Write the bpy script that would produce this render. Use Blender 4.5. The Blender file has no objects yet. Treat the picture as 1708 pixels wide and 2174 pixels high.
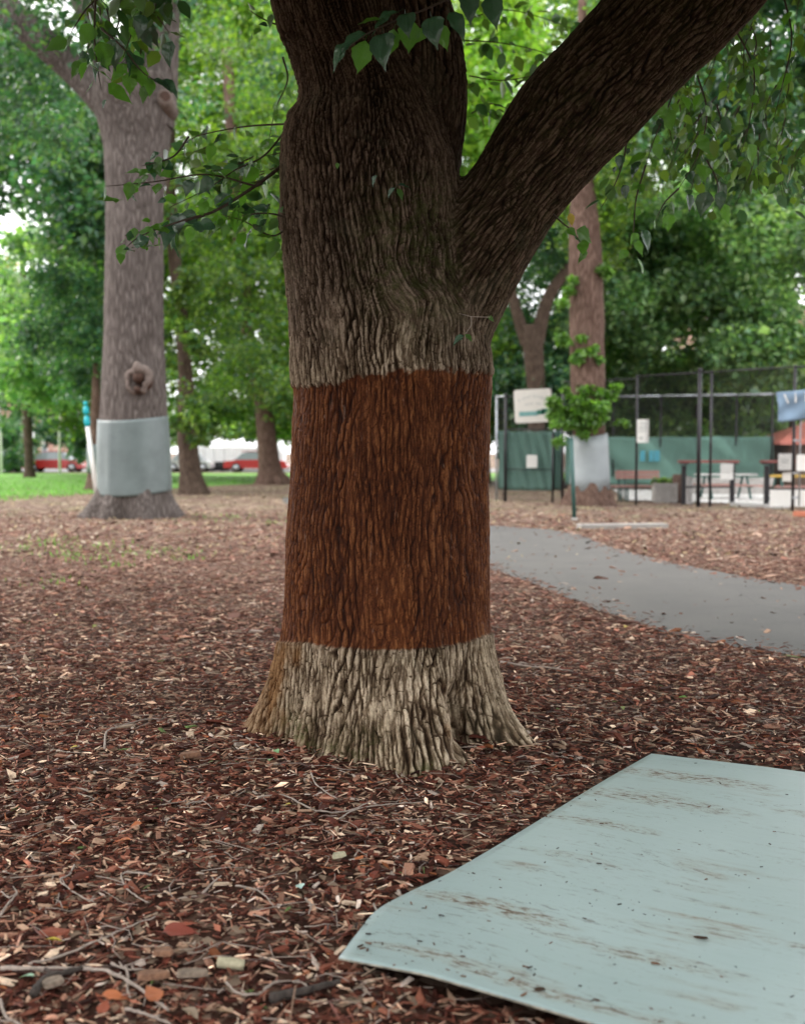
import bpy, math, random
import numpy as np
from mathutils import Vector, Matrix
random.seed(7); RNG = np.random.default_rng(7)
sc = bpy.context.scene
COL = sc.collection
# ------------------------------------------------------------------ camera, world, sun, exposure
CAMZ = 1.5; PITCH = math.radians(3.06); F = 2440.0; CX = 854.0; CY = 1087.0
cam = bpy.data.cameras.new('camera'); camo = bpy.data.objects.new('camera', cam); COL.objects.link(camo)
camo.location = (0, 0, CAMZ); camo.rotation_euler = (math.pi/2 - PITCH, 0, 0)
cam.sensor_fit = 'HORIZONTAL'; cam.sensor_width = 56; cam.lens = 80
cam.clip_start = 0.05; cam.clip_end = 900
cam.dof.use_dof = True; cam.dof.focus_distance = 5.2; cam.dof.aperture_fstop = 4.2
sc.camera = camo
SUN_EL = math.radians(42); SUN_AZ = math.radians(-78)      # from the left, in front of the camera
w = bpy.data.worlds.new("World"); sc.world = w; w.use_nodes = True
nt = w.node_tree; nt.nodes.clear()
out = nt.nodes.new('ShaderNodeOutputWorld'); bg = nt.nodes.new('ShaderNodeBackground')
sky = nt.nodes.new('ShaderNodeTexSky'); sky.sky_type = 'NISHITA'; sky.sun_disc = False
sky.sun_elevation = SUN_EL; sky.sun_rotation = SUN_AZ; sky.dust_density = 2.0
cl = nt.nodes.new('ShaderNodeTexNoise'); cl.inputs['Scale'].default_value = 2.2; cl.inputs['Detail'].default_value = 6
cr = nt.nodes.new('ShaderNodeValToRGB')
cr.color_ramp.elements[0].position = .3; cr.color_ramp.elements[0].color = (8.6, 8.7, 8.9, 1)
cr.color_ramp.elements[1].position = .75; cr.color_ramp.elements[1].color = (12.5, 12.2, 12.1, 1)
mx = nt.nodes.new('ShaderNodeMix'); mx.data_type = 'RGBA'; mx.inputs[0].default_value = .88
tc = nt.nodes.new('ShaderNodeTexCoord')
nt.links.new(tc.outputs['Generated'], cl.inputs['Vector']); nt.links.new(cl.outputs['Fac'], cr.inputs['Fac'])
nt.links.new(sky.outputs[0], mx.inputs[6]); nt.links.new(cr.outputs[0], mx.inputs[7])
nt.links.new(mx.outputs[2], bg.inputs[0]); bg.inputs[1].default_value = .14
nt.links.new(bg.outputs[0], out.inputs[0])
sun = bpy.data.lights.new('sun', 'SUN'); sun.energy = 1.3; sun.angle = math.radians(28); sun.color = (1, .95, .88)
suno = bpy.data.objects.new('sun', sun); COL.objects.link(suno)
sd = Vector((math.sin(SUN_AZ)*math.cos(SUN_EL), math.cos(SUN_AZ)*math.cos(SUN_EL), math.sin(SUN_EL)))
suno.rotation_euler = sd.to_track_quat('Z', 'Y').to_euler(); suno.location = (-20, 10, 30)
sc.view_settings.view_transform = 'Standard'; sc.view_settings.look = 'None'; sc.view_settings.gamma = 1
sc.view_settings.exposure = 1.3; sc.view_settings.use_curve_mapping = False
sc.cycles.max_bounces = 6; sc.cycles.transparent_max_bounces = 12

# ------------------------------------------------------------------ helpers
CA, SA = math.cos(PITCH), math.sin(PITCH)
def ray(px, py):
    v = (CY - py)/F
    return ((px - CX)/F, CA + SA*v, -SA + CA*v)
def at(px, py, Y):
    r = ray(px, py); t = Y/r[1]
    return Vector((r[0]*t, Y, CAMZ + r[2]*t))
def gnd(px, py, z=0.0):
    r = ray(px, py); t = (z - CAMZ)/r[2]
    return Vector((r[0]*t, r[1]*t, z))
def link(o, parent=None):
    COL.objects.link(o)
    if parent is not None: o.parent = parent
    return o
def tag(o, label=None, cat=None, group=None, kind=None):
    if label: o['label'] = label
    if cat: o['category'] = cat
    if group: o['group'] = group
    if kind: o['kind'] = kind
    return o
def empty(name, loc, label, cat, group=None):
    o = bpy.data.objects.new(name, None); COL.objects.link(o); o.location = loc
    return tag(o, label, cat, group)
def mesh_np(name, V, faces_list, mat, parent=None, smooth=True, attrs=None, face_col=None, off=None):
    """faces_list: list of (M,k) int arrays. V in world coordinates; off = world position of parent."""
    V = np.asarray(V, dtype=np.float32)
    if parent is not None: V = V - np.array(parent.matrix_basis.translation if parent.parent is None else parent.parent.matrix_basis.translation, dtype=np.float32)
    me = bpy.data.meshes.new(name)
    me.vertices.add(len(V)); me.vertices.foreach_set('co', V.ravel())
    tot = sum(f.shape[0] for f in faces_list); nl = sum(f.size for f in faces_list)
    me.loops.add(nl); me.polygons.add(tot)
    li = np.concatenate([f.ravel() for f in faces_list]).astype(np.int32)
    lt = np.concatenate([np.full(f.shape[0], f.shape[1], np.int32) for f in faces_list])
    ls = np.concatenate([[0], np.cumsum(lt)[:-1]]).astype(np.int32)
    me.loops.foreach_set('vertex_index', li)
    me.polygons.foreach_set('loop_start', ls)
    me.polygons.foreach_set('loop_total', lt)
    me.polygons.foreach_set('use_smooth', np.full(tot, smooth, dtype=bool))
    me.update(calc_edges=True)
    if attrs:
        for k, a in attrs.items():
            at_ = me.attributes.new(k, 'FLOAT', 'POINT'); at_.data.foreach_set('value', np.asarray(a, np.float32))
    if face_col is not None:
        at_ = me.attributes.new('col', 'FLOAT_COLOR', 'FACE')
        c = np.ones((tot, 4), np.float32); c[:, :3] = face_col; at_.data.foreach_set('color', c.ravel())
    if mat: me.materials.append(mat)
    o = bpy.data.objects.new(name, me); link(o, parent)
    return o
class MB:
    """collects simple solids into one mesh"""
    def __init__(s): s.v = []; s.f = []
    def add(s, vs, fs):
        b = len(s.v); s.v += [tuple(v) for v in vs]; s.f += [tuple(b+i for i in f) for f in fs]
    def box(s, c, d, rz=0, M=None):
        x, y, z = d[0]/2, d[1]/2, d[2]/2; b = min(x, y, z)*.18
        vs = []
        pts = [(x-b, y), (x, y-b), (x, -y+b), (x-b, -y), (-x+b, -y), (-x, -y+b), (-x, y-b), (-x+b, y)]
        for zz in (-z, z):
            for p in pts: vs.append(Vector((p[0], p[1], zz)))
        R = M if M is not None else Matrix.Rotation(rz, 3, 'Z')
        vs = [R @ v + Vector(c) for v in vs]
        fs = [tuple(range(7, -1, -1)), tuple(range(8, 16))] + [(i, i+8, (i+1) % 8+8, (i+1) % 8)[::-1] for i in range(8)]
        s.add(vs, [f[::-1] if len(f) == 4 else f for f in fs])
    def bar(s, a, b, w_, h_=None, up=Vector((0, 0, 1))):
        a = Vector(a); b = Vector(b); t = (b-a).normalized()
        h_ = h_ or w_
        e = t.cross(up)
        if e.length < 1e-3: e = t.cross(Vector((1, 0, 0)))
        e.normalize(); f = e.cross(t)
        M = Matrix((t, e, f)).transposed()
        s.box((a+b)/2, ((b-a).length, w_, h_), M=M)
    def tube(s, pts, rad, n=8):
        pts = [Vector(p) for p in pts]
        rads = rad if hasattr(rad, '__len__') else [rad]*len(pts)
        vs = []; k = len(pts); e0 = None
        for i, p in enumerate(pts):
            t = (pts[min(i+1, k-1)] - pts[max(i-1, 0)]).normalized()
            e = (e0 if e0 is not None else (Vector((0, 1, 0)) if abs(t.y) < .9 else Vector((1, 0, 0))))
            e = (e - t*e.dot(t)).normalized(); e0 = e; f = t.cross(e)
            for j in range(n):
                a = 2*math.pi*j/n; vs.append(p + (e*math.cos(a) + f*math.sin(a))*rads[i])
        fs = [(i*n+j, i*n+(j+1) % n, (i+1)*n+(j+1) % n, (i+1)*n+j) for i in range(k-1) for j in range(n)]
        fs += [tuple(range(n))[::-1], tuple(range((k-1)*n, k*n))]
        s.add(vs, fs)
    def build(s, name, mat, parent=None, smooth=False):
        o_ = Vector((0, 0, 0))
        if parent is not None: o_ = parent.matrix_basis.translation if parent.parent is None else parent.parent.matrix_basis.translation
        me = bpy.data.meshes.new(name); me.from_pydata([tuple(Vector(v)-o_) for v in s.v], [], s.f); me.update()
        if smooth: me.polygons.foreach_set('use_smooth', [True]*len(me.polygons))
        me.materials.append(mat)
        o = bpy.data.objects.new(name, me); link(o, parent); return o

# ---- numpy noise
def h3(ix, iy, iz, seed):
    n = (ix.astype(np.int64)*374761393 + iy.astype(np.int64)*668265263 + iz.astype(np.int64)*2147483647*3 + seed*1274126177) & 0xffffffff
    n = ((n ^ (n >> 13))*1274126177) & 0xffffffff
    n = ((n ^ (n >> 15))*2246822519) & 0xffffffff
    return ((n ^ (n >> 16)) & 0xffffff).astype(np.float32)/16777216.0
def vnoise(P, seed=0):
    P = np.asarray(P, np.float64); I = np.floor(P).astype(np.int64); f = (P - I).astype(np.float32); f = f*f*(3-2*f)
    r = 0
    for dx in (0, 1):
        for dy in (0, 1):
            for dz in (0, 1):
                wgt = (f[:, 0] if dx else 1-f[:, 0])*(f[:, 1] if dy else 1-f[:, 1])*(f[:, 2] if dz else 1-f[:, 2])
                r = r + wgt*h3(I[:, 0]+dx, I[:, 1]+dy, I[:, 2]+dz, seed)
    return r*2-1
def fbm(P, seed=0, o=3):
    P = np.asarray(P, np.float64)
    r = 0; a = 1; t = 0
    for i in range(o): r = r + a*vnoise(P*(2**i), seed+i*17); t += a; a *= .5
    return r/t
def voro(P, seed=0):
    P = np.asarray(P, np.float64)
    I = np.floor(P).astype(np.int64); f = (P-I).astype(np.float32)
    n = len(P); F1 = np.full(n, 9., np.float32); F2 = np.full(n, 9., np.float32); ID = np.zeros(n, np.float32)
    for dx in (-1, 0, 1):
        for dy in (-1, 0, 1):
            for dz in (-1, 0, 1):
                a, b, c = I[:, 0]+dx, I[:, 1]+dy, I[:, 2]+dz
                hx = h3(a, b, c, seed); hy = h3(a, b, c, seed+1); hz = h3(a, b, c, seed+2)
                d = np.sqrt((dx+hx-f[:, 0])**2 + (dy+hy-f[:, 1])**2 + (dz+hz-f[:, 2])**2)
                m = d < F1
                F2 = np.where(m, F1, np.minimum(F2, d)); ID = np.where(m, hx*.7+hy*.3, ID); F1 = np.where(m, d, F1)
    return F1, F2, ID
def sstep(a, b, x):
    t = np.clip((x-a)/(b-a), 0, 1); return t*t*(3-2*t)

# ------------------------------------------------------------------ materials
def newmat(name):
    m = bpy.data.materials.new(name); m.use_nodes = True; n = m.node_tree
    b = n.nodes['Principled BSDF']; return m, n, b
def nd(n, t, **kw):
    x = n.nodes.new(t)
    for k, v in kw.items():
        if k in ('op',): x.operation = v
        elif k == 'dt': x.data_type = v
        elif k == 'bt': x.blend_type = v
        elif k == 'attr': x.attribute_name = v
        else: x.inputs[k].default_value = v
    return x
def L(n, a, b): n.links.new(a, b)
def ramp(n, stops, src):
    r = n.nodes.new('ShaderNodeValToRGB'); e = r.color_ramp.elements
    while len(e) < len(stops): e.new(.5)
    for i, (p, c) in enumerate(stops): e[i].position = p; e[i].color = (*c, 1) if len(c) == 3 else c
    L(n, src, r.inputs['Fac']); return r.outputs['Color']
def mixc(n, fac, a, b, bt='MIX'):
    m = n.nodes.new('ShaderNodeMix'); m.data_type = 'RGBA'; m.blend_type = bt
    for s, i in ((fac, 0), (a, 6), (b, 7)):
        if isinstance(s, (int, float)): m.inputs[i].default_value = s
        elif isinstance(s, tuple): m.inputs[i].default_value = (*s, 1)
        else: L(n, s, m.inputs[i])
    return m.outputs[2]
def mth(n, op, a, b=0.0, c=None):
    m = n.nodes.new('ShaderNodeMath'); m.operation = op
    for i, s in enumerate((a, b) if c is None else (a, b, c)):
        if isinstance(s, (int, float)): m.inputs[i].default_value = s
        else: L(n, s, m.inputs[i])
    return m.outputs[0]
def coords(n, scale=(1, 1, 1), kind='Object'):
    t = n.nodes.new('ShaderNodeTexCoord'); mp = n.nodes.new('ShaderNodeMapping'); mp.inputs['Scale'].default_value = scale
    L(n, t.outputs[kind], mp.inputs['Vector']); return mp.outputs[0]
def noise(n, vec, scale, detail=4, rough=.6, out_='Fac'):
    x = nd(n, 'ShaderNodeTexNoise', Scale=scale, Detail=detail, Roughness=rough); L(n, vec, x.inputs['Vector']); return x.outputs[out_]
def bump(n, b, h, strength=.4, dist=.01):
    x = nd(n, 'ShaderNodeBump', Strength=strength, Distance=dist); L(n, h, x.inputs['Height']); L(n, x.outputs[0], b.inputs['Normal'])

def simple(name, c, rough=.6, metal=0, var=.15, scale=8, bmp=.1, spec=.5):
    m, n, b = newmat(name); v = coords(n); f = noise(n, v, scale, 5)
    c2 = tuple(x*(1-var*1.6) for x in c); c1 = tuple(min(1, x*(1+var)) for x in c)
    L(n, ramp(n, [(.3, c2), (.7, c1)], f), b.inputs['Base Color'])
    b.inputs['Roughness'].default_value = rough; b.inputs['Metallic'].default_value = metal
    b.inputs['Specular IOR Level'].default_value = spec
    if bmp: bump(n, b, noise(n, v, scale*6, 4), bmp, .01)
    return m

def bark_main():
    m, n, b = newmat('elm_bark')
    A = {k: nd(n, 'ShaderNodeAttribute', attr=k).outputs['Fac'] for k in ('bark', 'tone', 'band', 'stain', 'moss', 'lower')}
    v = coords(n); fl = nd(n, 'ShaderNodeAttribute', attr='flow').outputs['Vector']
    def flow(sz):
        mp = n.nodes.new('ShaderNodeMapping'); mp.inputs['Scale'].default_value = (1, 1, sz); L(n, fl, mp.inputs['Vector']); return mp.outputs[0]
    vs = flow(.22)
    f1 = noise(n, vs, 42, 7, .75); f2 = noise(n, flow(.6), 150, 4, .75); f3 = noise(n, v, 2.6, 4, .6)
    # weathered outer plates are grey, the younger bark inside the furrows brown
    hb = mth(n, 'ADD', A['bark'], mth(n, 'MULTIPLY', mth(n, 'SUBTRACT', f1, .5), 1.7))
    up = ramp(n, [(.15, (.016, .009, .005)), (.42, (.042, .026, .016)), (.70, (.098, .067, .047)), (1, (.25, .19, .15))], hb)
    up = mixc(n, mth(n, 'MULTIPLY', nd(n, 'ShaderNodeAttribute', attr='limb_shade').outputs['Fac'], .75), up, mixc(n, 1.0, up, (.42, .34, .27), 'MULTIPLY'))  # canopy shade painted into the bark colour of limb, stem and upper trunk
    lo = ramp(n, [(.18, (.022, .012, .007)), (.44, (.075, .049, .031)), (.68, (.19, .140, .098)), (.98, (.50, .415, .325))], hb)
    lo = mixc(n, .8, lo, ramp(n, [(.34, (.55, .50, .42)), (.5, (.95, .92, .86)), (.66, (1.3, 1.28, 1.25))], noise(n, flow(.45), 5, 5, .65)), 'MULTIPLY')
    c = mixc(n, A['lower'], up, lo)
    c = mixc(n, .55, c, mixc(n, A['tone'], (.62, .6, .62), (1.25, 1.2, 1.12)), 'MULTIPLY')
    c = mixc(n, mth(n, 'MULTIPLY', mth(n, 'GREATER_THAN', f3, .60), .12), c, (.15, .14, .09))
    bd = ramp(n, [(.10, (.020, .0048, .0014)), (.40, (.058, .0145, .0040)), (.72, (.092, .0250, .0065)), (1, (.20, .072, .024))], hb)
    bd = mixc(n, .5, bd, ramp(n, [(.3, (.7, .68, .8)), (.55, (1, 1, 1)), (.75, (1.5, 1.45, 1.15))], noise(n, flow(.22), 7, 5)), 'MULTIPLY')
    bd = mixc(n, ramp(n, [(.66, (0, 0, 0)), (.74, (1, 1, 1))], noise(n, flow(.2), 45, 3)), bd, mixc(n, .5, bd, (.30, .19, .14)))
    c = mixc(n, A['band'], c, bd)
    st = ramp(n, [(.05, (.03, .010, .003)), (.5, (.10, .042, .014)), (1, (.26, .145, .07))], hb)
    c = mixc(n, A['stain'], c, st)
    ms = ramp(n, [(.3, (.028, .030, .008)), (.7, (.085, .095, .028))], f1)
    c = mixc(n, mth(n, 'MULTIPLY', A['moss'], ramp(n, [(.42, (0, 0, 0)), (.6, (1, 1, 1))], noise(n, v, 22, 5, .7))), c, ms)
    c = mixc(n, .5, c, ramp(n, [(.36, (.45, .45, .45)), (.64, (1.5, 1.5, 1.5))], f2), 'MULTIPLY')
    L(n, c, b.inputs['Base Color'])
    r = mth(n, 'SUBTRACT', .93, mth(n, 'MULTIPLY', A['band'], .30)); L(n, r, b.inputs['Roughness'])
    b.inputs['Specular IOR Level'].default_value = .14
    bump(n, b, mth(n, 'ADD', mth(n, 'MULTIPLY', f2, .45), f1), .8, .006)
    return m
def bark_far(name, dark, light, ridge=.9):
    m, n, b = newmat(name)
    v = coords(n, (1, 1, .16)); vo = nd(n, 'ShaderNodeTexVoronoi', Scale=14); vo.feature = 'DISTANCE_TO_EDGE'
    wv = nd(n, 'ShaderNodeTexNoise', Scale=5, Detail=3)
    L(n, v, wv.inputs['Vector'])
    L(n, mixc(n, .12, v, wv.outputs['Color'], 'ADD'), vo.inputs['Vector'])
    e = mth(n, 'MULTIPLY', vo.outputs['Distance'], 3.0)
    f = noise(n, v, 9, 6, .7); f3 = noise(n, coords(n), 1.6, 4)
    c = ramp(n, [(.1, dark), (.75, light)], mth(n, 'ADD', mth(n, 'MULTIPLY', e, .55), mth(n, 'MULTIPLY', f, .6)))
    c = mixc(n, .6, c, ramp(n, [(.3, (.6, .58, .55)), (.7, (1.25, 1.25, 1.25))], f3), 'MULTIPLY')
    L(n, c, b.inputs['Base Color']); b.inputs['Roughness'].default_value = .95; b.inputs['Specular IOR Level'].default_value = .2
    bump(n, b, mth(n, 'ADD', e, f), ridge, .03); return m
def leafmat(name, tint=(1, 1, 1), gloss=.42, usecol=True, base=(.06, .13, .025), trans=.45, spec=.55):
    m, n, b = newmat(name)
    if usecol: c = nd(n, 'ShaderNodeAttribute', attr='col').outputs['Color']
    else:
        info = n.nodes.new('ShaderNodeObjectInfo')
        c = mixc(n, info.outputs['Random'], base, tuple(x*1.5 for x in base))
        c = mixc(n, .5, c, ramp(n, [(.35, (.75, .8, .8)), (.65, (1.2, 1.15, 1.1))], noise(n, coords(n), 30, 4)), 'MULTIPLY')
        # side veins: fine ribs running off the midrib
        wv = nd(n, 'ShaderNodeTexWave', Scale=14, Distortion=.6); wv.wave_type = 'BANDS'; wv.bands_direction = 'DIAGONAL'
        t = n.nodes.new('ShaderNodeTexCoord'); L(n, t.outputs['Generated'], wv.inputs['Vector'])
        bump(n, b, wv.outputs['Fac'], .35, .002)
    c = mixc(n, 1.0, c, tint, 'MULTIPLY')
    L(n, c, b.inputs['Base Color']); b.inputs['Roughness'].default_value = gloss; b.inputs['Specular IOR Level'].default_value = spec
    tr = n.nodes.new('ShaderNodeBsdfTranslucent'); L(n, mixc(n, 1.0, c, (1.5, 1.75, .55), 'MULTIPLY'), tr.inputs['Color'])
    ms = n.nodes.new('ShaderNodeMixShader'); ms.inputs[0].default_value = trans
    o = n.nodes['Material Output']; L(n, b.outputs[0], ms.inputs[1]); L(n, tr.outputs[0], ms.inputs[2]); L(n, ms.outputs[0], o.inputs['Surface'])
    return m
def litter_mat():
    m, n, b = newmat('bark_chips'); c = nd(n, 'ShaderNodeAttribute', attr='col').outputs['Color']
    f = noise(n, coords(n), 90, 5, .7)
    c = mixc(n, .7, c, ramp(n, [(.3, (.55, .55, .55)), (.7, (1.35, 1.3, 1.25))], f), 'MULTIPLY')
    L(n, c, b.inputs['Base Color']); b.inputs['Roughness'].default_value = .8; b.inputs['Specular IOR Level'].default_value = .16
    bump(n, b, f, .4, .003); return m
def ground_mat():
    m, n, b = newmat('mulched_ground')
    v = coords(n); vo = nd(n, 'ShaderNodeTexVoronoi', Scale=26); L(n, v, vo.inputs['Vector'])
    vf = nd(n, 'ShaderNodeTexVoronoi', Scale=9); L(n, v, vf.inputs['Vector'])
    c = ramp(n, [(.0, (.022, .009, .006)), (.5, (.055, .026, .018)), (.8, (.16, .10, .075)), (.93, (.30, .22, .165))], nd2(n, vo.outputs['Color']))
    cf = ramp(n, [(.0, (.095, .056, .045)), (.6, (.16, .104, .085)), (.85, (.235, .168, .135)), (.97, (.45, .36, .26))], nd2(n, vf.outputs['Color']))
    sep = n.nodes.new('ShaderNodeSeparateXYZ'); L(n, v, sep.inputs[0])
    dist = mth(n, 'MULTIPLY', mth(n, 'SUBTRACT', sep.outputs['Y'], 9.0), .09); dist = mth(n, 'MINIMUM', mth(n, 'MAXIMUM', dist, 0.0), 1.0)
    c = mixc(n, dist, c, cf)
    lf = noise(n, v, .35, 4); c = mixc(n, .6, c, ramp(n, [(.35, (.75, .75, .75)), (.65, (1.2, 1.2, 1.15))], lf), 'MULTIPLY')
    # thin grass coming through towards the lawn on the left
    g = noise(n, v, .9, 5, .7)
    far = mth(n, 'MINIMUM', mth(n, 'MAXIMUM', mth(n, 'MULTIPLY', mth(n, 'SUBTRACT', sep.outputs['Y'], 12.0), .03), 0.0), .45)
    gm = mth(n, 'MULTIPLY', ramp(n, [(.5, (0, 0, 0)), (.68, (1, 1, 1))], g), far)
    c = mixc(n, gm, c, (.13, .19, .06))
    L(n, c, b.inputs['Base Color']); b.inputs['Roughness'].default_value = .95; b.inputs['Specular IOR Level'].default_value = .1
    bump(n, b, nd2(n, vo.outputs['Color']), .6, .02); return m
def nd2(n, col):
    s = n.nodes.new('ShaderNodeSeparateColor'); L(n, col, s.inputs[0]); return s.outputs[0]
def asphalt():
    m, n, b = newmat('asphalt'); v = coords(n); f = noise(n, v, 160, 4, .7); g = noise(n, v, 1.3, 5)
    c = ramp(n, [(.3, (.055, .053, .051)), (.7, (.118, .113, .108))], f)
    c = mixc(n, .6, c, ramp(n, [(.3, (.8, .8, .8)), (.7, (1.25, 1.22, 1.18))], g), 'MULTIPLY')
    sp = ramp(n, [(.62, (0, 0, 0)), (.70, (1, 1, 1))], noise(n, v, 70, 3, .6)); c = mixc(n, mth(n, 'MULTIPLY', sp, .5), c, (.20, .19, .18))
    vo = nd(n, 'ShaderNodeTexVoronoi', Scale=.55); vo.feature = 'DISTANCE_TO_EDGE'; L(n, mixc(n, .25, v, nd(n, 'ShaderNodeTexNoise', Scale=2.2, Detail=5).outputs['Color'], 'ADD'), vo.inputs['Vector'])
    ck = ramp(n, [(.0, (1, 1, 1)), (.007, (0, 0, 0))], vo.outputs['Distance']); c = mixc(n, mth(n, 'MULTIPLY', ck, .3), c, (.025, .024, .022))
    L(n, c, b.inputs['Base Color']); b.inputs['Roughness'].default_value = .8; bump(n, b, f, .5, .005); return m
STAINS = [(.30, .35, .45, .10, 1.1), (.25, .75, .5, .10, .9), (.95, .62, .28, .05, .7), (.22, 1.15, .30, .06, .8), (.28, 2.12, .32, .07, 1.2), (.75, 2.2, .35, .04, .8), (.30, 2.58, .30, .05, .9), (.62, 2.62, .35, .05, 1.1), (1.1, 2.62, .4, .05, 1.1), (.55, 2.78, .6, .035, 1.2), (.3, 1.55, .25, .04, .5), (1.2, 1.9, .5, .03, .6)]
def sheet_mat():
    m, n, b = newmat('painted_sheet')
    uv = n.nodes.new('ShaderNodeUVMap'); mp = n.nodes.new('ShaderNodeMapping'); mp.inputs['Scale'].default_value = (1.1, 9, 1); L(n, uv.outputs[0], mp.inputs[0])
    mp2 = n.nodes.new('ShaderNodeMapping'); mp2.inputs['Scale'].default_value = (7, 19, 1); L(n, uv.outputs[0], mp2.inputs[0])
    big = noise(n, mp.outputs[0], 1.1, 5, .6); fine = noise(n, mp2.outputs[0], 2.2, 8, .8)
    pn = noise(n, uv.outputs[0], 2.0, 4)
    c = mixc(n, pn, (.30, .40, .405), (.37, .465, .47))
    c = mixc(n, .35, c, ramp(n, [(.35, (.86, .86, .84)), (.65, (1.05, 1.05, 1.05))], noise(n, mp.outputs[0], 7, 6, .8)), 'MULTIPLY')
    zone = ramp(n, [(.53, (0, 0, 0)), (.66, (1, 1, 1))], noise(n, uv.outputs[0], 1.7, 3, .5))
    rust = mth(n, 'MULTIPLY', zone, 1.0); rust = mth(n, 'MULTIPLY', rust, ramp(n, [(.47, (0, 0, 0)), (.60, (1, 1, 1))], big)); rust = mth(n, 'MULTIPLY', rust, ramp(n, [(.40, (.2, .2, .2)), (.56, (1, 1, 1))], fine))
    # stains with their own place: centre u, v, half sizes, darkness
    tot = None
    for (cu, cv, ru, rv, k) in STAINS:
        sp = n.nodes.new('ShaderNodeSeparateXYZ'); L(n, uv.outputs[0], sp.inputs[0])
        dx = mth(n, 'DIVIDE', mth(n, 'SUBTRACT', sp.outputs[0], cu), ru); dy = mth(n, 'DIVIDE', mth(n, 'SUBTRACT', sp.outputs[1], cv), rv)
        g = mth(n, 'MULTIPLY', mth(n, 'MAXIMUM', mth(n, 'SUBTRACT', 1.0, mth(n, 'ADD', mth(n, 'MULTIPLY', dx, dx), mth(n, 'MULTIPLY', dy, dy))), 0.0), k)
        tot = g if tot is None else mth(n, 'MAXIMUM', tot, g)
    stn = mth(n, 'MULTIPLY', tot, ramp(n, [(.46, (.10, .10, .10)), (.56, (1, 1, 1))], fine))
    rust = mth(n, 'MAXIMUM', rust, stn)
    rust0 = mth(n, 'MULTIPLY', ramp(n, [(.50, (0, 0, 0)), (.62, (1, 1, 1))], big), ramp(n, [(.42, (.05, .05, .05)), (.58, (1, 1, 1))], fine))
    c = mixc(n, mth(n, 'MULTIPLY', rust, .8), c, (.26, .185, .11))
    spots = mth(n, 'MULTIPLY', mth(n, 'MAXIMUM', mth(n, 'MULTIPLY', tot, 1.4), ramp(n, [(.50, (0, 0, 0)), (.62, (.8, .8, .8))], big)), ramp(n, [(.53, (0, 0, 0)), (.59, (1, 1, 1))], fine)); spots0 = mth(n, 'MULTIPLY', ramp(n, [(.545, (0, 0, 0)), (.60, (1, 1, 1))], fine), ramp(n, [(.48, (0, 0, 0)), (.60, (1, 1, 1))], big))
    c = mixc(n, mth(n, 'MULTIPLY', spots, .85), c, (.075, .05, .035))
    sp2 = ramp(n, [(.64, (0, 0, 0)), (.67, (1, 1, 1))], noise(n, mp2.outputs[0], 6, 5, .7))
    c = mixc(n, mth(n, 'MULTIPLY', sp2, .7), c, (.12, .09, .06))
    L(n, c, b.inputs['Base Color']); L(n, mth(n, 'ADD', .42, mth(n, 'MULTIPLY', rust, .4)), b.inputs['Roughness'])
    bump(n, b, big, .15, .01); return m
def cloth(name, c, trans=.35, var=.2):
    m, n, b = newmat(name); v = coords(n); f = noise(n, v, 1.3, 5)
    cc = mixc(n, f, tuple(x*(1-var) for x in c), tuple(x*(1+var) for x in c)); L(n, cc, b.inputs['Base Color']); b.inputs['Roughness'].default_value = .8
    tr = n.nodes.new('ShaderNodeBsdfTranslucent'); L(n, cc, tr.inputs['Color']); ms = n.nodes.new('ShaderNodeMixShader'); ms.inputs[0].default_value = trans
    o = n.nodes['Material Output']; L(n, b.outputs[0], ms.inputs[1]); L(n, tr.outputs[0], ms.inputs[2]); L(n, ms.outputs[0], o.inputs['Surface'])
    return m
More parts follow.
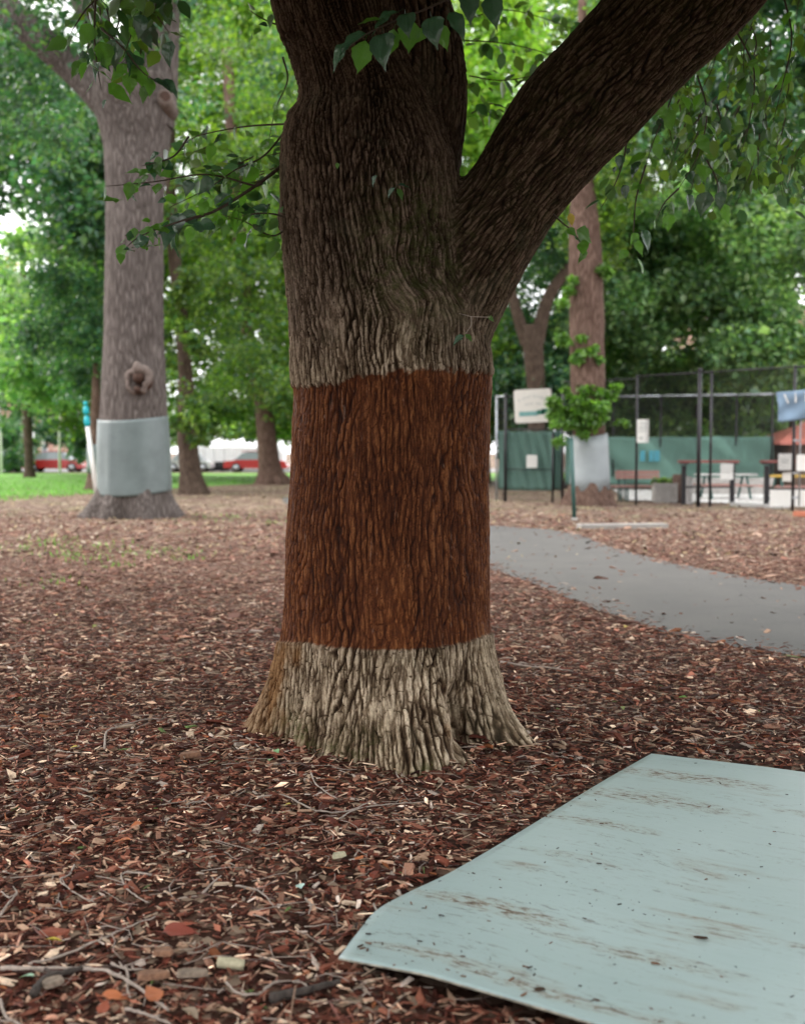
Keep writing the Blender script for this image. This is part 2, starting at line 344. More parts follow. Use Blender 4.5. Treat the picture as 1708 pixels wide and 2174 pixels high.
M = dict(
 bark=bark_main(),
 barkL=bark_far('grey_elm_bark', (.030, .022, .019), (.165, .140, .130), 1.0),
 barkR=bark_far('brown_elm_bark', (.045, .020, .013), (.19, .125, .10)),
 barkD=bark_far('dark_elm_bark', (.035, .022, .016), (.12, .085, .065)),
 leafnear=leafmat('near_leaf', usecol=False, spec=.9, base=(.065, .150, .030), gloss=.30, trans=.48),
 leafyel=leafmat('yellow_leaf', usecol=False, base=(.38, .27, .05), gloss=.5, trans=.4),
 leaf=leafmat('crown_leaf', gloss=.34, trans=.45, spec=.8),
 litter=litter_mat(), ground=ground_mat(), asphalt=asphalt(), sheet=sheet_mat(),
 grass=simple('lawn_grass', (.14, .30, .055), .9, var=.35, scale=1.2, spec=.2),
 blade=leafmat('grass_blade', gloss=.6, trans=.3),
 wrap=simple('grey_tree_wrap', (.125, .155, .155), .42, var=.16, scale=2, bmp=.02),
 wrap2=simple('pale_tree_wrap', (.27, .30, .315), .45, var=.08, scale=2, bmp=.02),
 twig=simple('pale_twig', (.36, .29, .25), .8, var=.25, scale=60, bmp=.3),
 twigd=simple('dark_twig', (.075, .05, .035), .85, var=.3, scale=60, bmp=.3),
 root=simple('wood_dark', (.06, .045, .038), .9, var=.35, scale=40, bmp=.6),
 cut=simple('cut_wood', (.050, .022, .013), .85, var=.3, scale=20),
 hole=simple('rotten_wood', (.055, .022, .012), .9, var=.4, scale=25, bmp=.6),
 callus=simple('callus_bark', (.145, .11, .095), .85, var=.2, scale=12, bmp=.4),
 steel=simple('black_steel', (.018, .016, .020), .45, .2, scale=5),
 galv=simple('galvanised_steel', (.42, .44, .47), .45, .6, scale=5),
 gpole=simple('green_paint', (.022, .085, .075), .5, scale=5),
 screen=cloth('green_windscreen', (.20, .35, .30), .35),
 screenb=cloth('green_windscreen_far', (.27, .48, .41), .45),
 white=simple('white_board', (.74, .73, .70), .5, var=.03, scale=5, bmp=0),
 cream=simple('cream_board', (.66, .63, .58), .5, var=.03, scale=5, bmp=0),
 teal=simple('teal_print', (.16, .34, .33), .5, var=.1, bmp=0),
 greenp=simple('green_print', (.03, .17, .12), .5, var=.1, bmp=0),
 faint=simple('faded_print', (.45, .46, .44), .5, var=.05, bmp=0),
 blue=cloth('blue_banner_cloth', (.20, .29, .40), .2, .1),
 bluep=simple('pale_blue_print', (.06, .30, .38), .6, var=.1, bmp=0),
 turq=simple('turquoise_paint', (.0, .36, .42), .4, var=.05, bmp=0),
 redw=simple('red_stained_wood', (.30, .085, .075), .6, var=.15, scale=15),
 pinkw=simple('faded_red_wood', (.42, .23, .20), .7, var=.15, scale=15),
 redroof=simple('red_metal_roof', (.52, .17, .13), .5, var=.1, scale=4),
 hutw=simple('brown_brick', (.16, .11, .085), .9, var=.2, scale=9),
 concrete=simple('concrete', (.36, .34, .32), .9, var=.12, scale=6),
 conc2=simple('pale_concrete', (.50, .49, .48), .9, var=.1, scale=6),
 orange=simple('orange_brick', (.48, .16, .09), .8, var=.15, scale=10),
 yellow=simple('yellow_plank', (.52, .34, .05), .6, var=.1, scale=10),
 carred=simple('red_car_paint', (.42, .03, .03), .25, var=.03, bmp=0),
 carsilver=simple('silver_car_paint', (.55, .56, .57), .25, .3, var=.03, bmp=0),
 cardark=simple('dark_car_paint', (.03, .045, .055), .25, var=.03, bmp=0),
 carwhite=simple('white_van_paint', (.80, .80, .80), .35, var=.03, bmp=0),
 glass=simple('car_glass', (.22, .25, .27), .08, var=.05, bmp=0),
 tyre=simple('tyre_rubber', (.02, .02, .02), .8, bmp=0),
 brick=simple('pink_brick_wall', (.42, .26, .21), .9, var=.15, scale=3),
 road=simple('street_asphalt', (.20, .20, .20), .85, scale=30),
)

# ------------------------------------------------------------------ ground
def sheet_poly(name, pts, z, mat, kind='structure', label=None):
    me = bpy.data.meshes.new(name); me.from_pydata([(p[0], p[1], z) for p in pts], [], [tuple(range(len(pts)))]); me.update()
    if me.polygons[0].normal.z < 0: me.flip_normals()
    me.materials.append(mat); o = bpy.data.objects.new(name, me); COL.objects.link(o); o['kind'] = kind
    return o
sheet_poly('ground', [(-400, -60), (400, -60), (400, 600), (-400, 600)], 0, M['ground'])
def bump_h(x, y):        # gentle humps of the mulch bed near the camera
    return 0.022*vnoise(np.stack([x*1.1, y*1.1, x*0], 1), 5) + .008*vnoise(np.stack([x*5, y*5, x*0], 1), 6)
gx = np.linspace(-7, 7, 180); gy = np.linspace(1.2, 16, 190); GX, GY = np.meshgrid(gx, gy)
X_, Y_ = GX.ravel(), GY.ravel()
edge = np.minimum.reduce([(X_+7)/1.5, (7-X_)/1.5, (Y_-1.2)/.3+1, (16-Y_)/3, np.ones_like(X_)]); edge = np.clip(edge, 0, 1)
PATH_UP = [(600, 1056), (760, 1070), (900, 1092), (1035, 1116), (1160, 1124), (1225, 1134), (1290, 1160), (1400, 1190), (1550, 1220), (1708, 1246), (1900, 1275), (3200, 1400)]
PATH_LO = [(3200, 1640), (1900, 1425), (1708, 1396), (1560, 1376), (1400, 1342), (1250, 1290), (1130, 1240), (1035, 1208), (900, 1150), (760, 1098), (600, 1068)]
path_pts = [gnd(*p) for p in PATH_UP + PATH_LO]
PP = np.array([(p.x, p.y) for p in path_pts])
SHP = [gnd(*p) for p in [(1382, 1600), (1270, 1664), (1100, 1768), (960, 1850), (868, 1894), (800, 1932), (755, 1995), (712, 2048), (880, 2098), (1050, 2146), (1262, 2212), (2300, 2480), (2300, 1740), (1708, 1640)]]
SHP = np.array([(p.x, p.y) for p in SHP])
def inside(x, y, poly):
    r = np.zeros(len(x), bool); n = len(poly); j = n-1
    for i in range(n):
        xi, yi = poly[i]; xj, yj = poly[j]
        c = ((yi > y) != (yj > y)) & (x < (xj-xi)*(y-yi)/(yj-yi+1e-12)+xi); r ^= c; j = i
    return r
def dist_poly(x, y, poly):
    d = np.full(len(x), 1e9)
    for i in range(len(poly)):
        a = poly[i]; b = poly[(i+1) % len(poly)]; ab = b-a; t = np.clip(((x-a[0])*ab[0]+(y-a[1])*ab[1])/(ab@ab), 0, 1)
        d = np.minimum(d, np.hypot(x-a[0]-t*ab[0], y-a[1]-t*ab[1]))
    return d
def gheight(x, y):
    x = np.asarray(x, float); y = np.asarray(y, float)
    e = np.clip(np.minimum.reduce([(x+7)/1.5, (7-x)/1.5, (16-y)/3, np.ones_like(x)]), 0, 1)
    dp = np.where(inside(x, y, PP), 0, dist_poly(x, y, PP))
    base = .022 + bump_h(x, y) + .012*np.exp(-((x+.08)**2+(y-5.95)**2)/1.1)
    ds_ = np.where(inside(x, y, SHP), 0, dist_poly(x, y, SHP))
    return base*e*np.clip(dp/.5, 0, 1)*np.clip(.12+ds_/.35, 0, 1) + .001
Z_ = gheight(X_, Y_); Z_[(edge <= 0)] = -.05
Z_ = np.where(inside(X_, Y_, PP), -.03, Z_)
nx, ny = len(gx), len(gy)
idx = np.arange(nx*ny).reshape(ny, nx); fq = np.stack([idx[:-1, :-1], idx[:-1, 1:], idx[1:, 1:], idx[1:, :-1]], -1).reshape(-1, 4)
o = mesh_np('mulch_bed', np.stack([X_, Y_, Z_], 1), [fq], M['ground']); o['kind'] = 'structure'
sheet_poly('path', [(p.x, p.y) for p in path_pts], .008, M['asphalt'])
# lawn and street beyond
lawn = [gnd(-700, 1072), gnd(120, 1050), gnd(330, 1040), gnd(480, 1030), gnd(660, 1023), gnd(1300, 1020), gnd(1300, 1004.5), gnd(-700, 1004.5)]
sheet_poly('lawn', [(p.x, p.y) for p in lawn], .006, M['grass'])
ys = gnd(500, 1003.5).y
STREET_Y = ys
sheet_poly('road', [(-120, ys+3), (120, ys+3), (120, ys+16), (-120, ys+16)], .012, M['road'])

# ------------------------------------------------------------------ scattering of many small pieces
def rotmat(yaw, pitch, roll):
    cy, sy, cp, sp, cr_, sr = np.cos(yaw), np.sin(yaw), np.cos(pitch), np.sin(pitch), np.cos(roll), np.sin(roll)
    R = np.empty((len(yaw), 3, 3), np.float32)
    R[:, 0, 0] = cy*cp; R[:, 0, 1] = cy*sp*sr-sy*cr_; R[:, 0, 2] = cy*sp*cr_+sy*sr
    R[:, 1, 0] = sy*cp; R[:, 1, 1] = sy*sp*sr+cy*cr_; R[:, 1, 2] = sy*sp*cr_-cy*sr
    R[:, 2, 0] = -sp; R[:, 2, 1] = cp*sr; R[:, 2, 2] = cp*cr_
    return R
def scatter(tv, tf, pos, R, S, jitter=0.0):
    """tv (k,3) template; returns verts, faces"""
    n = len(pos); k = len(tv)
    T = np.repeat(tv[None].astype(np.float32), n, 0)
    if jitter: T = T*(1+jitter*(RNG.random((n, k, 3)).astype(np.float32)-.5))
    T = T*S[:, None, :]
    Vv = np.einsum('nij,nkj->nki', R, T) + pos[:, None, :]
    Fc = (tf[None] + (np.arange(n)*k)[:, None, None]).reshape(-1, tf.shape[1])
    return Vv.reshape(-1, 3), Fc
T_LEAF = np.array([(-.5, 0, .0), (-.12, .22, .03), (-.12, -.22, .05), (.5, 0, .06), (.1, 0, .12), ])
F_LEAF = np.array([(0, 2, 4), (0, 4, 1), (4, 2, 3), (4, 3, 1)])
T_CHIP = np.array([(-.5, -.5, -.5), (.5, -.4, -.5), (.45, .5, -.5), (-.5, .42, -.5), (-.47, -.42, .5), (.38, -.36, .5), (.42, .36, .4), (-.4, .40, .5)])
F_CHIP = np.array([(4, 5, 6, 7), (0, 1, 5, 4), (1, 2, 6, 5), (2, 3, 7, 6), (3, 0, 4, 7)])
PAL = np.array([(.036, .0095, .006), (.078, .021, .0135), (.142, .044, .028), (.215, .080, .052), (.32, .165, .115), (.48, .31, .22), (.66, .50, .38), (.50, .41, .36), (.30, .105, .045), (.10, .15, .05)])
PW = np.array([.24, .20, .16, .12, .10, .085, .06, .03, .010, .002]); PW /= PW.sum()
def wedge(n_target, y0, y1, dens):
    ys_ = []; xs_ = []
    tot = 0
    while tot < n_target:
        y = y0 + (y1-y0)*RNG.random(60000); wd = .40*y+1.1
        x = (RNG.random(60000)*2-1)*wd
        keep = RNG.random(60000) < (wd/(.40*y1+1.1))*dens(y)
        ys_.append(y[keep]); xs_.append(x[keep]); tot += keep.sum()
    x = np.concatenate(xs_)[:n_target]; y = np.concatenate(ys_)[:n_target]
    return x, y
def ground_litter():
    dens = lambda y: np.minimum(1, (4.6/y)**1.85)*np.clip((30-y)/14, 0, 1)
    VV = []; FF3 = []; FF4 = []; C3 = []; C4 = []; base = 0
    for kind, n in (('leaf', 72000), ('chip', 37000), ('shred', 58000)):
        x, y = wedge(n, 2.2, 30, dens)
        ins = inside(x, y, PP); keep = ~ins | (RNG.random(n) < .012+.7*np.exp(-dist_poly(x, y, PP)/.12)); x, y = x[keep], y[keep]
        tr = np.hypot(x+.08, y-6.0) > .52+.10*RNG.random(len(x)); x, y = x[tr], y[tr]; tr = ~inside(x, y, SHP); x, y = x[tr], y[tr]; n = len(x)
        grow = np.clip((y/6)**.6, .85, 2.6)
        rt = np.hypot(x+.08, y-6.0); z = gheight(x, y) + RNG.random(n)*.014 + .002 + .07*RNG.random(n)*np.exp(-np.maximum(rt-.55, 0)/.13)
        yaw = RNG.random(n)*6.28
        # a slight common lie of the shreds
        if kind == 'shred': yaw = RNG.normal(0, 1.1, n)
        R = rotmat(yaw, RNG.normal(0, .20, n), RNG.normal(0, .30, n))
        s = np.exp(RNG.normal(0, .42, n))*grow*(1+.35*vnoise(np.stack([x*1.7, y*1.7, x*0], 1), 71))
        if kind == 'leaf': S = np.stack([.038*s, .024*s*np.exp(RNG.normal(0, .25, n)), .03*s*RNG.random(n)], 1); tv, tf = T_LEAF, F_LEAF
        elif kind == 'chip': S = np.stack([.032*s, .0105*s*np.exp(RNG.normal(0, .3, n)), .005*s], 1); tv, tf = T_CHIP, F_CHIP
        else: S = np.stack([.050*s, .0048*grow*np.exp(RNG.normal(0, .3, n)), .0035*grow], 1); tv, tf = T_CHIP, F_CHIP
        V, Fc = scatter(tv, tf, np.stack([x, y, z], 1), R, S, .5)
        ci = RNG.choice(len(PAL), n, p=PW); c = PAL[ci]*np.exp(RNG.normal(0, .35, (n, 1)))
        if kind == 'shred': c = np.where(RNG.random((n, 1)) < .16, c*1.5+.07, c)
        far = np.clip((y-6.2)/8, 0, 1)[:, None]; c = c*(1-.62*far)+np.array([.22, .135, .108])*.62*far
        c = np.repeat(c, len(tf), 0)
        VV.append(V)
        if tf.shape[1] == 3: FF3.append(Fc+base); C3.append(c)
        else: FF4.append(Fc+base); C4.append(c)
        base += len(V)
    f3 = np.concatenate(FF3); f4 = np.concatenate(FF4)
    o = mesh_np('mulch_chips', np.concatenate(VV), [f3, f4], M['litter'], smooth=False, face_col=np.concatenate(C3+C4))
    tag(o, 'loose brown bark mulch, shredded wood and dry leaf litter covering the ground', 'mulch', kind='stuff')
ground_litter()
def far_litter():
    n = 6500; y = 16+30*RNG.random(n)**1.3; x = (RNG.random(n)*2-1)*(.38*y+1)
    keep = ~inside(x, y, PP) | (RNG.random(n) < .15); x, y = x[keep], y[keep]; n = len(x)
    R = rotmat(RNG.random(n)*6.28, RNG.normal(0, .4, n), RNG.normal(0, .4, n)); s = np.exp(RNG.normal(0, .25, n))
    V, Fc = scatter(T_LEAF, F_LEAF, np.stack([x, y, RNG.random(n)*.02+.015], 1), R, np.stack([.10*s, .085*s, .08*s], 1), .4)
    P2 = np.array([(.40, .32, .19), (.27, .20, .14), (.14, .09, .07), (.08, .052, .042), (.44, .38, .29)]); c = P2[RNG.choice(5, n, p=[.18, .2, .27, .25, .10])]
    o = mesh_np('fallen_leaves', V, [Fc], M['litter'], smooth=False, face_col=np.repeat(c, 4, 0))
    tag(o, 'dry tan autumn leaves strewn over the ground towards the fence', 'leaves', kind='stuff')
far_litter()
def grass_stuff():
    # lawn tufts plus weeds in the mulch
    spots = [(330, 1174, .35, 60), (205, 1163, .30, 45), (140, 1180, .25, 40), (175, 1190, .2, 30), (90, 1240, .25, 30), (255, 1205, .2, 25), (480, 1100, .5, 60), (60, 1165, .4, 50), (405, 1188, .15, 25), (110, 1150, .4, 40), (610, 1110, .3, 30)]
    P = []
    for px, py, r, k in spots:
        g = gnd(px, py)
        for _ in range(int(k*1.1)): P.append((g.x+random.gauss(0, r), g.y+random.gauss(0, r*1.5), 0.012, .04+.04*random.random()))
    n2 = 5000
    py = 1012+60*RNG.random(n2); px = -40+700*RNG.random(n2)
    for a, b_ in zip(px, py):
        if b_ > 1066-.075*a: continue
        g = gnd(a, b_); P.append((g.x, g.y, .006, .06+.10*random.random()))
    P = np.array(P); n = len(P)
    tv = np.array([(-.14, 0, 0), (.14, 0, 0), (.05, .12, .6), (0, .35, 1.0)]); tf = np.array([(0, 1, 2), (0, 2, 3)])
    R = rotmat(RNG.random(n)*6.28, RNG.normal(0, .2, n), RNG.normal(0, .3, n)); s = P[:, 3]
    V, Fc = scatter(tv, tf, P[:, :3], R, np.stack([s, s, s], 1), .3)
    c = np.array([(.13, .30, .05)])*np.exp(RNG.normal(0, .25, (n, 1)))
    o = mesh_np('grass', V, [Fc], M['blade'], smooth=False, face_col=np.repeat(c, 2, 0))
    tag(o, 'short green grass blades on the lawn and in weedy patches of mulch', 'grass', kind='stuff')
grass_stuff()

# ------------------------------------------------------------------ leaves
def leaf_mesh(seed, curl, fold, wid=.62):
    rnd = random.Random(seed); n = 9; vs = []; fs = []
    prof = [0, .42, .80, .98, 1.0, .90, .70, .42, .14, 0.0]
    pts = 10
    for i in range(pts):
        t = i/(pts-1); hw = prof[i]*wid/2; z = -curl*t*t + .02*rnd.uniform(-1, 1)
        x = t
        wob = .03*math.sin(t*5+seed)
        for k in (-1, -.5, 0, .5, 1):
            zz = z + fold*abs(k)*hw - .35*fold*(abs(k)**2)*hw + .018*math.sin(i*2.1+k*3+seed)*abs(k)
            serr = (1+.06*((i % 2)*2-1)) if abs(k) == 1 else 1
            vs.append((x - .05*abs(k)*hw*4, wob + k*hw*serr, zz))
    for i in range(pts-1):
        for k in range(4):
            a = i*5+k; fs.append((a, a+1, a+6, a+5))
    b = len(vs)      # petiole
    vs += [(0, .008, 0), (0, -.008, 0), (-.16, -.006, .05), (-.16, .006, .05), (0, 0, .014), (-.16, 0, .062)]
    fs += [(b, b+1, b+2, b+3), (b+1, b+4, b+5, b+2), (b+4, b, b+3, b+5)]
    me = bpy.data.meshes.new('leaf'); me.from_pydata(vs, [], fs); me.update()
    me.polygons.foreach_set('use_smooth', [True]*len(me.polygons)); return me
LEAFM = []
for i, (cu, fo, wd) in enumerate([(.12, .35, .66), (.30, .55, .70), (.05, .2, .60), (.45, .5, .64)]):
    me = leaf_mesh(i, cu, fo, wd); me.materials.append(M['leafnear']); LEAFM.append(me)
M['leafglossy'] = leafmat('glossy_leaf', usecol=False, base=(.035, .085, .050), gloss=.26, trans=.14, spec=1.0)
for me in (LEAFM[1], LEAFM[3]): me.materials.clear(); me.materials.append(M['leafglossy'])
LEAFY = leaf_mesh(9, .1, .3, .62); LEAFY.materials.append(M['leafyel'])
def orient(d, nrm):
    d = d.normalized(); nrm = (nrm - d*nrm.dot(d)); nrm = nrm.normalized() if nrm.length > 1e-4 else d.orthogonal()
    y = nrm.cross(d); return Matrix((d, y, nrm)).transposed().to_4x4()
def add_leaf(parent, p, d, nrm, size, me=None, name='leaf'):
    o = bpy.data.objects.new(name, me or random.choice(LEAFM[:1]+LEAFM[2:3]+LEAFM+LEAFM[:1]+LEAFM[2:3])); COL.objects.link(o); o.parent = parent
    o.matrix_basis = Matrix.Translation(p - parent.location) @ orient(d, nrm) @ Matrix.Scale(size, 4)
    return o
def catmull(pts, n):
    P = [pts[0]*2-pts[1]] + pts + [pts[-1]*2-pts[-2]]; r = []
    for i in range(1, len(P)-2):
        for k in range(n):
            t = k/n; a, b, c, d = P[i-1], P[i], P[i+1], P[i+2]
            r.append(.5*((2*b)+(-a+c)*t+(2*a-5*b+4*c-d)*t*t+(-a+3*b-3*c+d)*t*t*t))
    r.append(pts[-1]); return r
STUFF = []   # (p, d, n, size) for leaves past the limit
NL = [0]
def sprig(tree, pix, Y, n, size, r0=.006, droop=.7, Y1=None, start=.25, clusters=1, twig=True, obj=True):
    Y1 = Y if Y1 is None else Y1
    pts = [at(p[0], p[1], Y+(Y1-Y)*i/(len(pix)-1)) for i, p in enumerate(pix)]
    cv = catmull(pts, 6)
    if twig:
        m = MB(); m.tube(cv, [r0*(1-.75*i/(len(cv)-1)) for i in range(len(cv))], 5); m.build('twig', M['twigd'], tree, True)
    for k in range(n):
        t = start + (1-start)*(k+.4*random.random())/n; q = min(int(t*(len(cv)-1)), len(cv)-2)
        p = cv[q].lerp(cv[q+1], t*(len(cv)-1)-q); tg = (cv[q+1]-cv[q]).normalized()
        side = 1 if k % 2 else -1
        sv = tg.cross(Vector((0, 1, 0))).normalized()*side
        d = tg*.55 + sv*.75 + Vector((random.gauss(0, .25), random.gauss(0, .45), -droop*random.uniform(.5, 1.3)))
        nrm = Vector((random.gauss(0, .45), -random.random()*.9, random.uniform(.35, 1)))
        if random.random() < .35: nrm = Vector((random.gauss(0, .7), random.gauss(-.3, .8), .3))
        s = size*random.choice([.45, .65, .8, .9, 1, 1.1, 1.25])
        for c in range(clusters):
            p2 = p + Vector((random.gauss(0, .02+.035*c), random.gauss(0, .03+.05*c), random.gauss(-.01, .03)))
            d2 = d if c == 0 else d + Vector((random.gauss(0, .6), random.gauss(0, .6), random.gauss(0, .4)))
            d2.normalize()
            if obj and NL[0] < 298: add_leaf(tree, p2 + d2*s*.12, d2, nrm, s); NL[0] += 1
            else: STUFF.append((p2 + d2*s*.12, d2, nrm, s))

def leaf_cloud(name, parent, clumps, mat, n, size, palette, label=None, kind='stuff', droop=.35, shape=.6):
    """clumps: array (m,4) x,y,z,r (and optional squash).  leaves fill the clumps unevenly"""
    C = np.array(clumps, float); wts = C[:, 3]**2; wts /= wts.sum()
    ci = RNG.choice(len(C), n, p=wts)
    u = RNG.normal(0, 1, (n, 3)); u /= np.linalg.norm(u, axis=1)[:, None]
    rr = RNG.random(n)**(.45)
    # ragged clump outline: little twig sub-centres
    sub = h3(ci, (u[:, 0]*2.2).astype(int)+5, (u[:, 2]*2.2).astype(int)+9+(u[:, 1]*2.2).astype(int)*7, 3)
    rr = rr*(.55+.75*sub)
    P = C[ci, :3] + u*(rr*C[ci, 3])[:, None]*np.array([1, 1, .72])
    yaw = RNG.random(n)*6.28
    R = rotmat(yaw, RNG.normal(droop, .45, n), RNG.normal(0, .55, n))
    s = size*np.exp(RNG.normal(0, .22, n))
    tv = np.array([(0, 0, 0), (.42, .33, .05), (1, 0, -.1), (.45, -.33, .05), (.45, 0, -.05)]); tv[:, 0] -= .3
    tf = np.array([(0, 4, 1), (4, 2, 1), (0, 3, 4), (4, 3, 2)])
    if n > 6000: tv = tv[:4]; tf = np.array([(0, 2, 1), (0, 3, 2)])
    V, Fc = scatter(tv, tf, P, R, np.stack([s, s, s], 1), .3)
    pal = np.array(palette); c = pal[RNG.integers(0, len(pal), n)]
    cc = h3(ci, ci*3, ci*0, 8); c = c*(.75+.5*cc[:, None])*np.exp(RNG.normal(0, .18, (n, 1)))
    o = mesh_np(name, V, [Fc], mat, parent, smooth=False, face_col=np.repeat(c, len(tf), 0)); o['kind'] = kind
    return o
G_YEL = [(.20, .33, .05), (.16, .29, .045), (.26, .36, .07), (.12, .24, .05)]
G_MID = [(.095, .175, .045), (.14, .235, .045), (.06, .14, .07), (.19, .28, .05)]
G_BLU = [(.045, .125, .085), (.07, .16, .10), (.035, .095, .06), (.11, .20, .08)]

G_PAL = [(.16, .28, .15), (.23, .36, .18), (.30, .42, .21), (.11, .22, .13)]
G_AUT = [(.34, .27, .07), (.38, .20, .06), (.22, .26, .07), (.15, .22, .06)]
# ------------------------------------------------------------------ the main tree
YT = 6.0
main = empty('elm_tree', (-.08, YT, 0), 'big rough barked elm in the middle, a wide red brown band round its trunk', 'tree')
def ring_px(rows, Y):   # rows of (y, left, right) -> centre points and radii
    P = []; Rr = []
    for y, l, r in rows:
        P.append(at((l+r)/2, y, Y)); Rr.append((r-l)/2/F*Y*1.0)
    return P, Rr
trunk_rows = [(-230, 530, 770), (-100, 555, 808), (0, 582, 835), (60, 597, 850), (120, 622, 865), (200, 642, 905), (240, 634, 920), (270, 613, 938), (310, 603, 950), (350, 600, 965), (420, 603, 970), (500, 605, 975), (600, 611, 1000), (700, 617, 1030), (790, 621, 1044), (850, 626, 1040), (900, 623, 1037), (1000, 617, 1037), (1100, 608, 1038), (1200, 602, 1041), (1300, 598, 1043)]
TP, TR = ring_px(trunk_rows[::-1], YT)
TP0 = TP[0].copy()
root_z = [.47, .40, .33, .27, .22, .17, .12, .08, .04, 0, -.05, -.2]
lobes = [(-180, .745), (-150, .62), (-122, .64), (-100, .76), (-76, .90), (-62, .80), (-51, .54), (-42, .66), (-28, .78), (-12, .70), (15, .62), (45, .74), (80, .62), (110, .74), (145, .60), (180, .745)]
def lobeR(th):
    d = math.degrees(th)
    while d > 180: d -= 360
    while d < -180: d += 360
    for i in range(len(lobes)-1):
        if lobes[i][0] <= d <= lobes[i+1][0]:
            t = (d-lobes[i][0])/(lobes[i+1][0]-lobes[i][0]); t = t*t*(3-2*t)
            return lobes[i][1]*(1-t)+lobes[i+1][1]*t
NS = 96; tv_ = []; tf_ = []
def ring(c, rf):
    b = len(tv_)
    for j in range(NS):
        a = 2*math.pi*j/NS; r = rf(a); tv_.append((c[0]+r*math.cos(a), c[1]+r*math.sin(a), c[2]))
    return b
bases = []
for z in root_z[::-1]:
    f = (min(1.15, max(0, 1-z/.66))**1.65 + .32*math.exp(-z/.075)) if z >= 0 else 1.5
    R0 = TR[0]
    bases.append(ring((TP0.x-.005, YT, z), lambda a, f=f, z=z: R0+(lobeR(a)-R0)*f + f*(.018*math.sin(a*11+z*3)+.014*math.sin(a*17+2)) - (.05*(1-abs(z-.1)/.4) if (abs(math.degrees(a)-360+50) < 6 and z < .45) else 0)))
cr_ = catmull(TP, 3); rr_ = []
for i in range(len(TP)-1):
    for k in range(3): rr_.append(TR[i]+(TR[i+1]-TR[i])*k/3)
rr_.append(TR[-1])
for p, r in zip(cr_, rr_): bases.append(ring(p, lambda a, r=r: r))
for b0, b1 in zip(bases[:-1], bases[1:]):
    tf_ += [(b0+j, b0+(j+1) % NS, b1+(j+1) % NS, b1+j) for j in range(NS)]
tf_ += [tuple(range(bases[0], bases[0]+NS))[::-1], tuple(range(bases[-1], bases[-1]+NS))]
tm = MB(); tm.add(tv_, tf_)
limb_px = [(860, 800, 95), (905, 730, 120), (955, 625, 118), (1025, 505, 106), (1085, 420, 101), (1190, 277, 115), (1280, 178, 118), (1377, 78, 120), (1475, -22, 122), (1600, -160, 118)]
LP = [at(a, b, YT-.02) for a, b, r in limb_px]; LR = [r/F*YT for a, b, r in limb_px]
stem_px = [(835, 640, 70), (862, 520, 95), (876, 400, 93), (884, 300, 98), (890, 200, 101), (880, 100, 98), (850, 0, 96), (815, -100, 92), (775, -230, 88)]
SP = [at(a, b, YT+.14) for a, b, r in stem_px]; SR = [r/F*YT for a, b, r in stem_px]
def smooth_chain(P, R):
    c = catmull(P, 4); r = []
    for i in range(len(P)-1):
        for k in range(4): r.append(R[i]+(R[i+1]-R[i])*k/4)
    r.append(R[-1]); return c, r
LPc, LRc = smooth_chain(LP, LR); SPc, SRc = smooth_chain(SP, SR)
tm.tube(LPc, LRc, 48); tm.tube(SPc, SRc, 48)
# small old branch stubs on the left flank
for (px, py, rr0, dx) in [(628, 262, .05, -.1), (616, 478, .045, -.12)]:
    c = at(px+25, py, YT); tm.tube([c, c+Vector((dx, -.02, .03))], [rr0*1.6, rr0], 16)
tmp = tm.build('trunk_tmp', M['bark'])
md = tmp.modifiers.new('r', 'REMESH'); md.mode = 'VOXEL'; md.voxel_size = .025
md = tmp.modifiers.new('s', 'SMOOTH'); md.factor = .5; md.iterations = 7
md = tmp.modifiers.new('u', 'SUBSURF'); md.levels = 2; md.render_levels = 2
dg = bpy.context.evaluated_depsgraph_get(); ev = tmp.evaluated_get(dg); me = ev.to_mesh()
nv = len(me.vertices); V = np.empty(nv*3, np.float32); me.vertices.foreach_get('co', V); V = V.reshape(-1, 3).astype(np.float64)
Nn = np.empty(nv*3, np.float32); me.vertex_normals.foreach_get('vector', Nn); Nn = Nn.reshape(-1, 3)
FQ = np.empty(len(me.polygons)*4, np.int32); me.loops.foreach_get('vertex_index', FQ); FQ = FQ.reshape(-1, 4)
ev.to_mesh_clear(); tme = tmp.data; bpy.data.objects.remove(tmp); bpy.data.meshes.remove(tme)
def chain_param(V, P, R):
    P = np.array([tuple(p) for p in P]); R = np.array(R); best = np.full(len(V), 1e9); S = np.zeros(len(V)); RR = np.zeros(len(V)); Q = np.zeros_like(V); T = np.zeros_like(V); acc = 0
    for i in range(len(P)-1):
        ab = P[i+1]-P[i]; l = np.linalg.norm(ab); tt = ab/l
        t = np.clip((V-P[i])@tt/l, 0, 1); q = P[i]+t[:, None]*ab; d = np.linalg.norm(V-q, axis=1); r = R[i]+(R[i+1]-R[i])*t
        m = (d-r) < best; best = np.where(m, d-r, best); S = np.where(m, acc+t*l, S); RR = np.where(m, r, RR); Q[m] = q[m]; T[m] = tt; acc += l
    u = V-Q; u -= T*np.sum(u*T, 1)[:, None]; u /= (np.linalg.norm(u, axis=1)[:, None]+1e-9)
    Yv = np.array([0, 1., 0])[None]-T*T[:, 1:2]; Yv /= np.linalg.norm(Yv, axis=1)[:, None]; E = np.cross(T, Yv)
    return best, S, np.sum(u*E, 1), np.sum(u*Yv, 1), RR
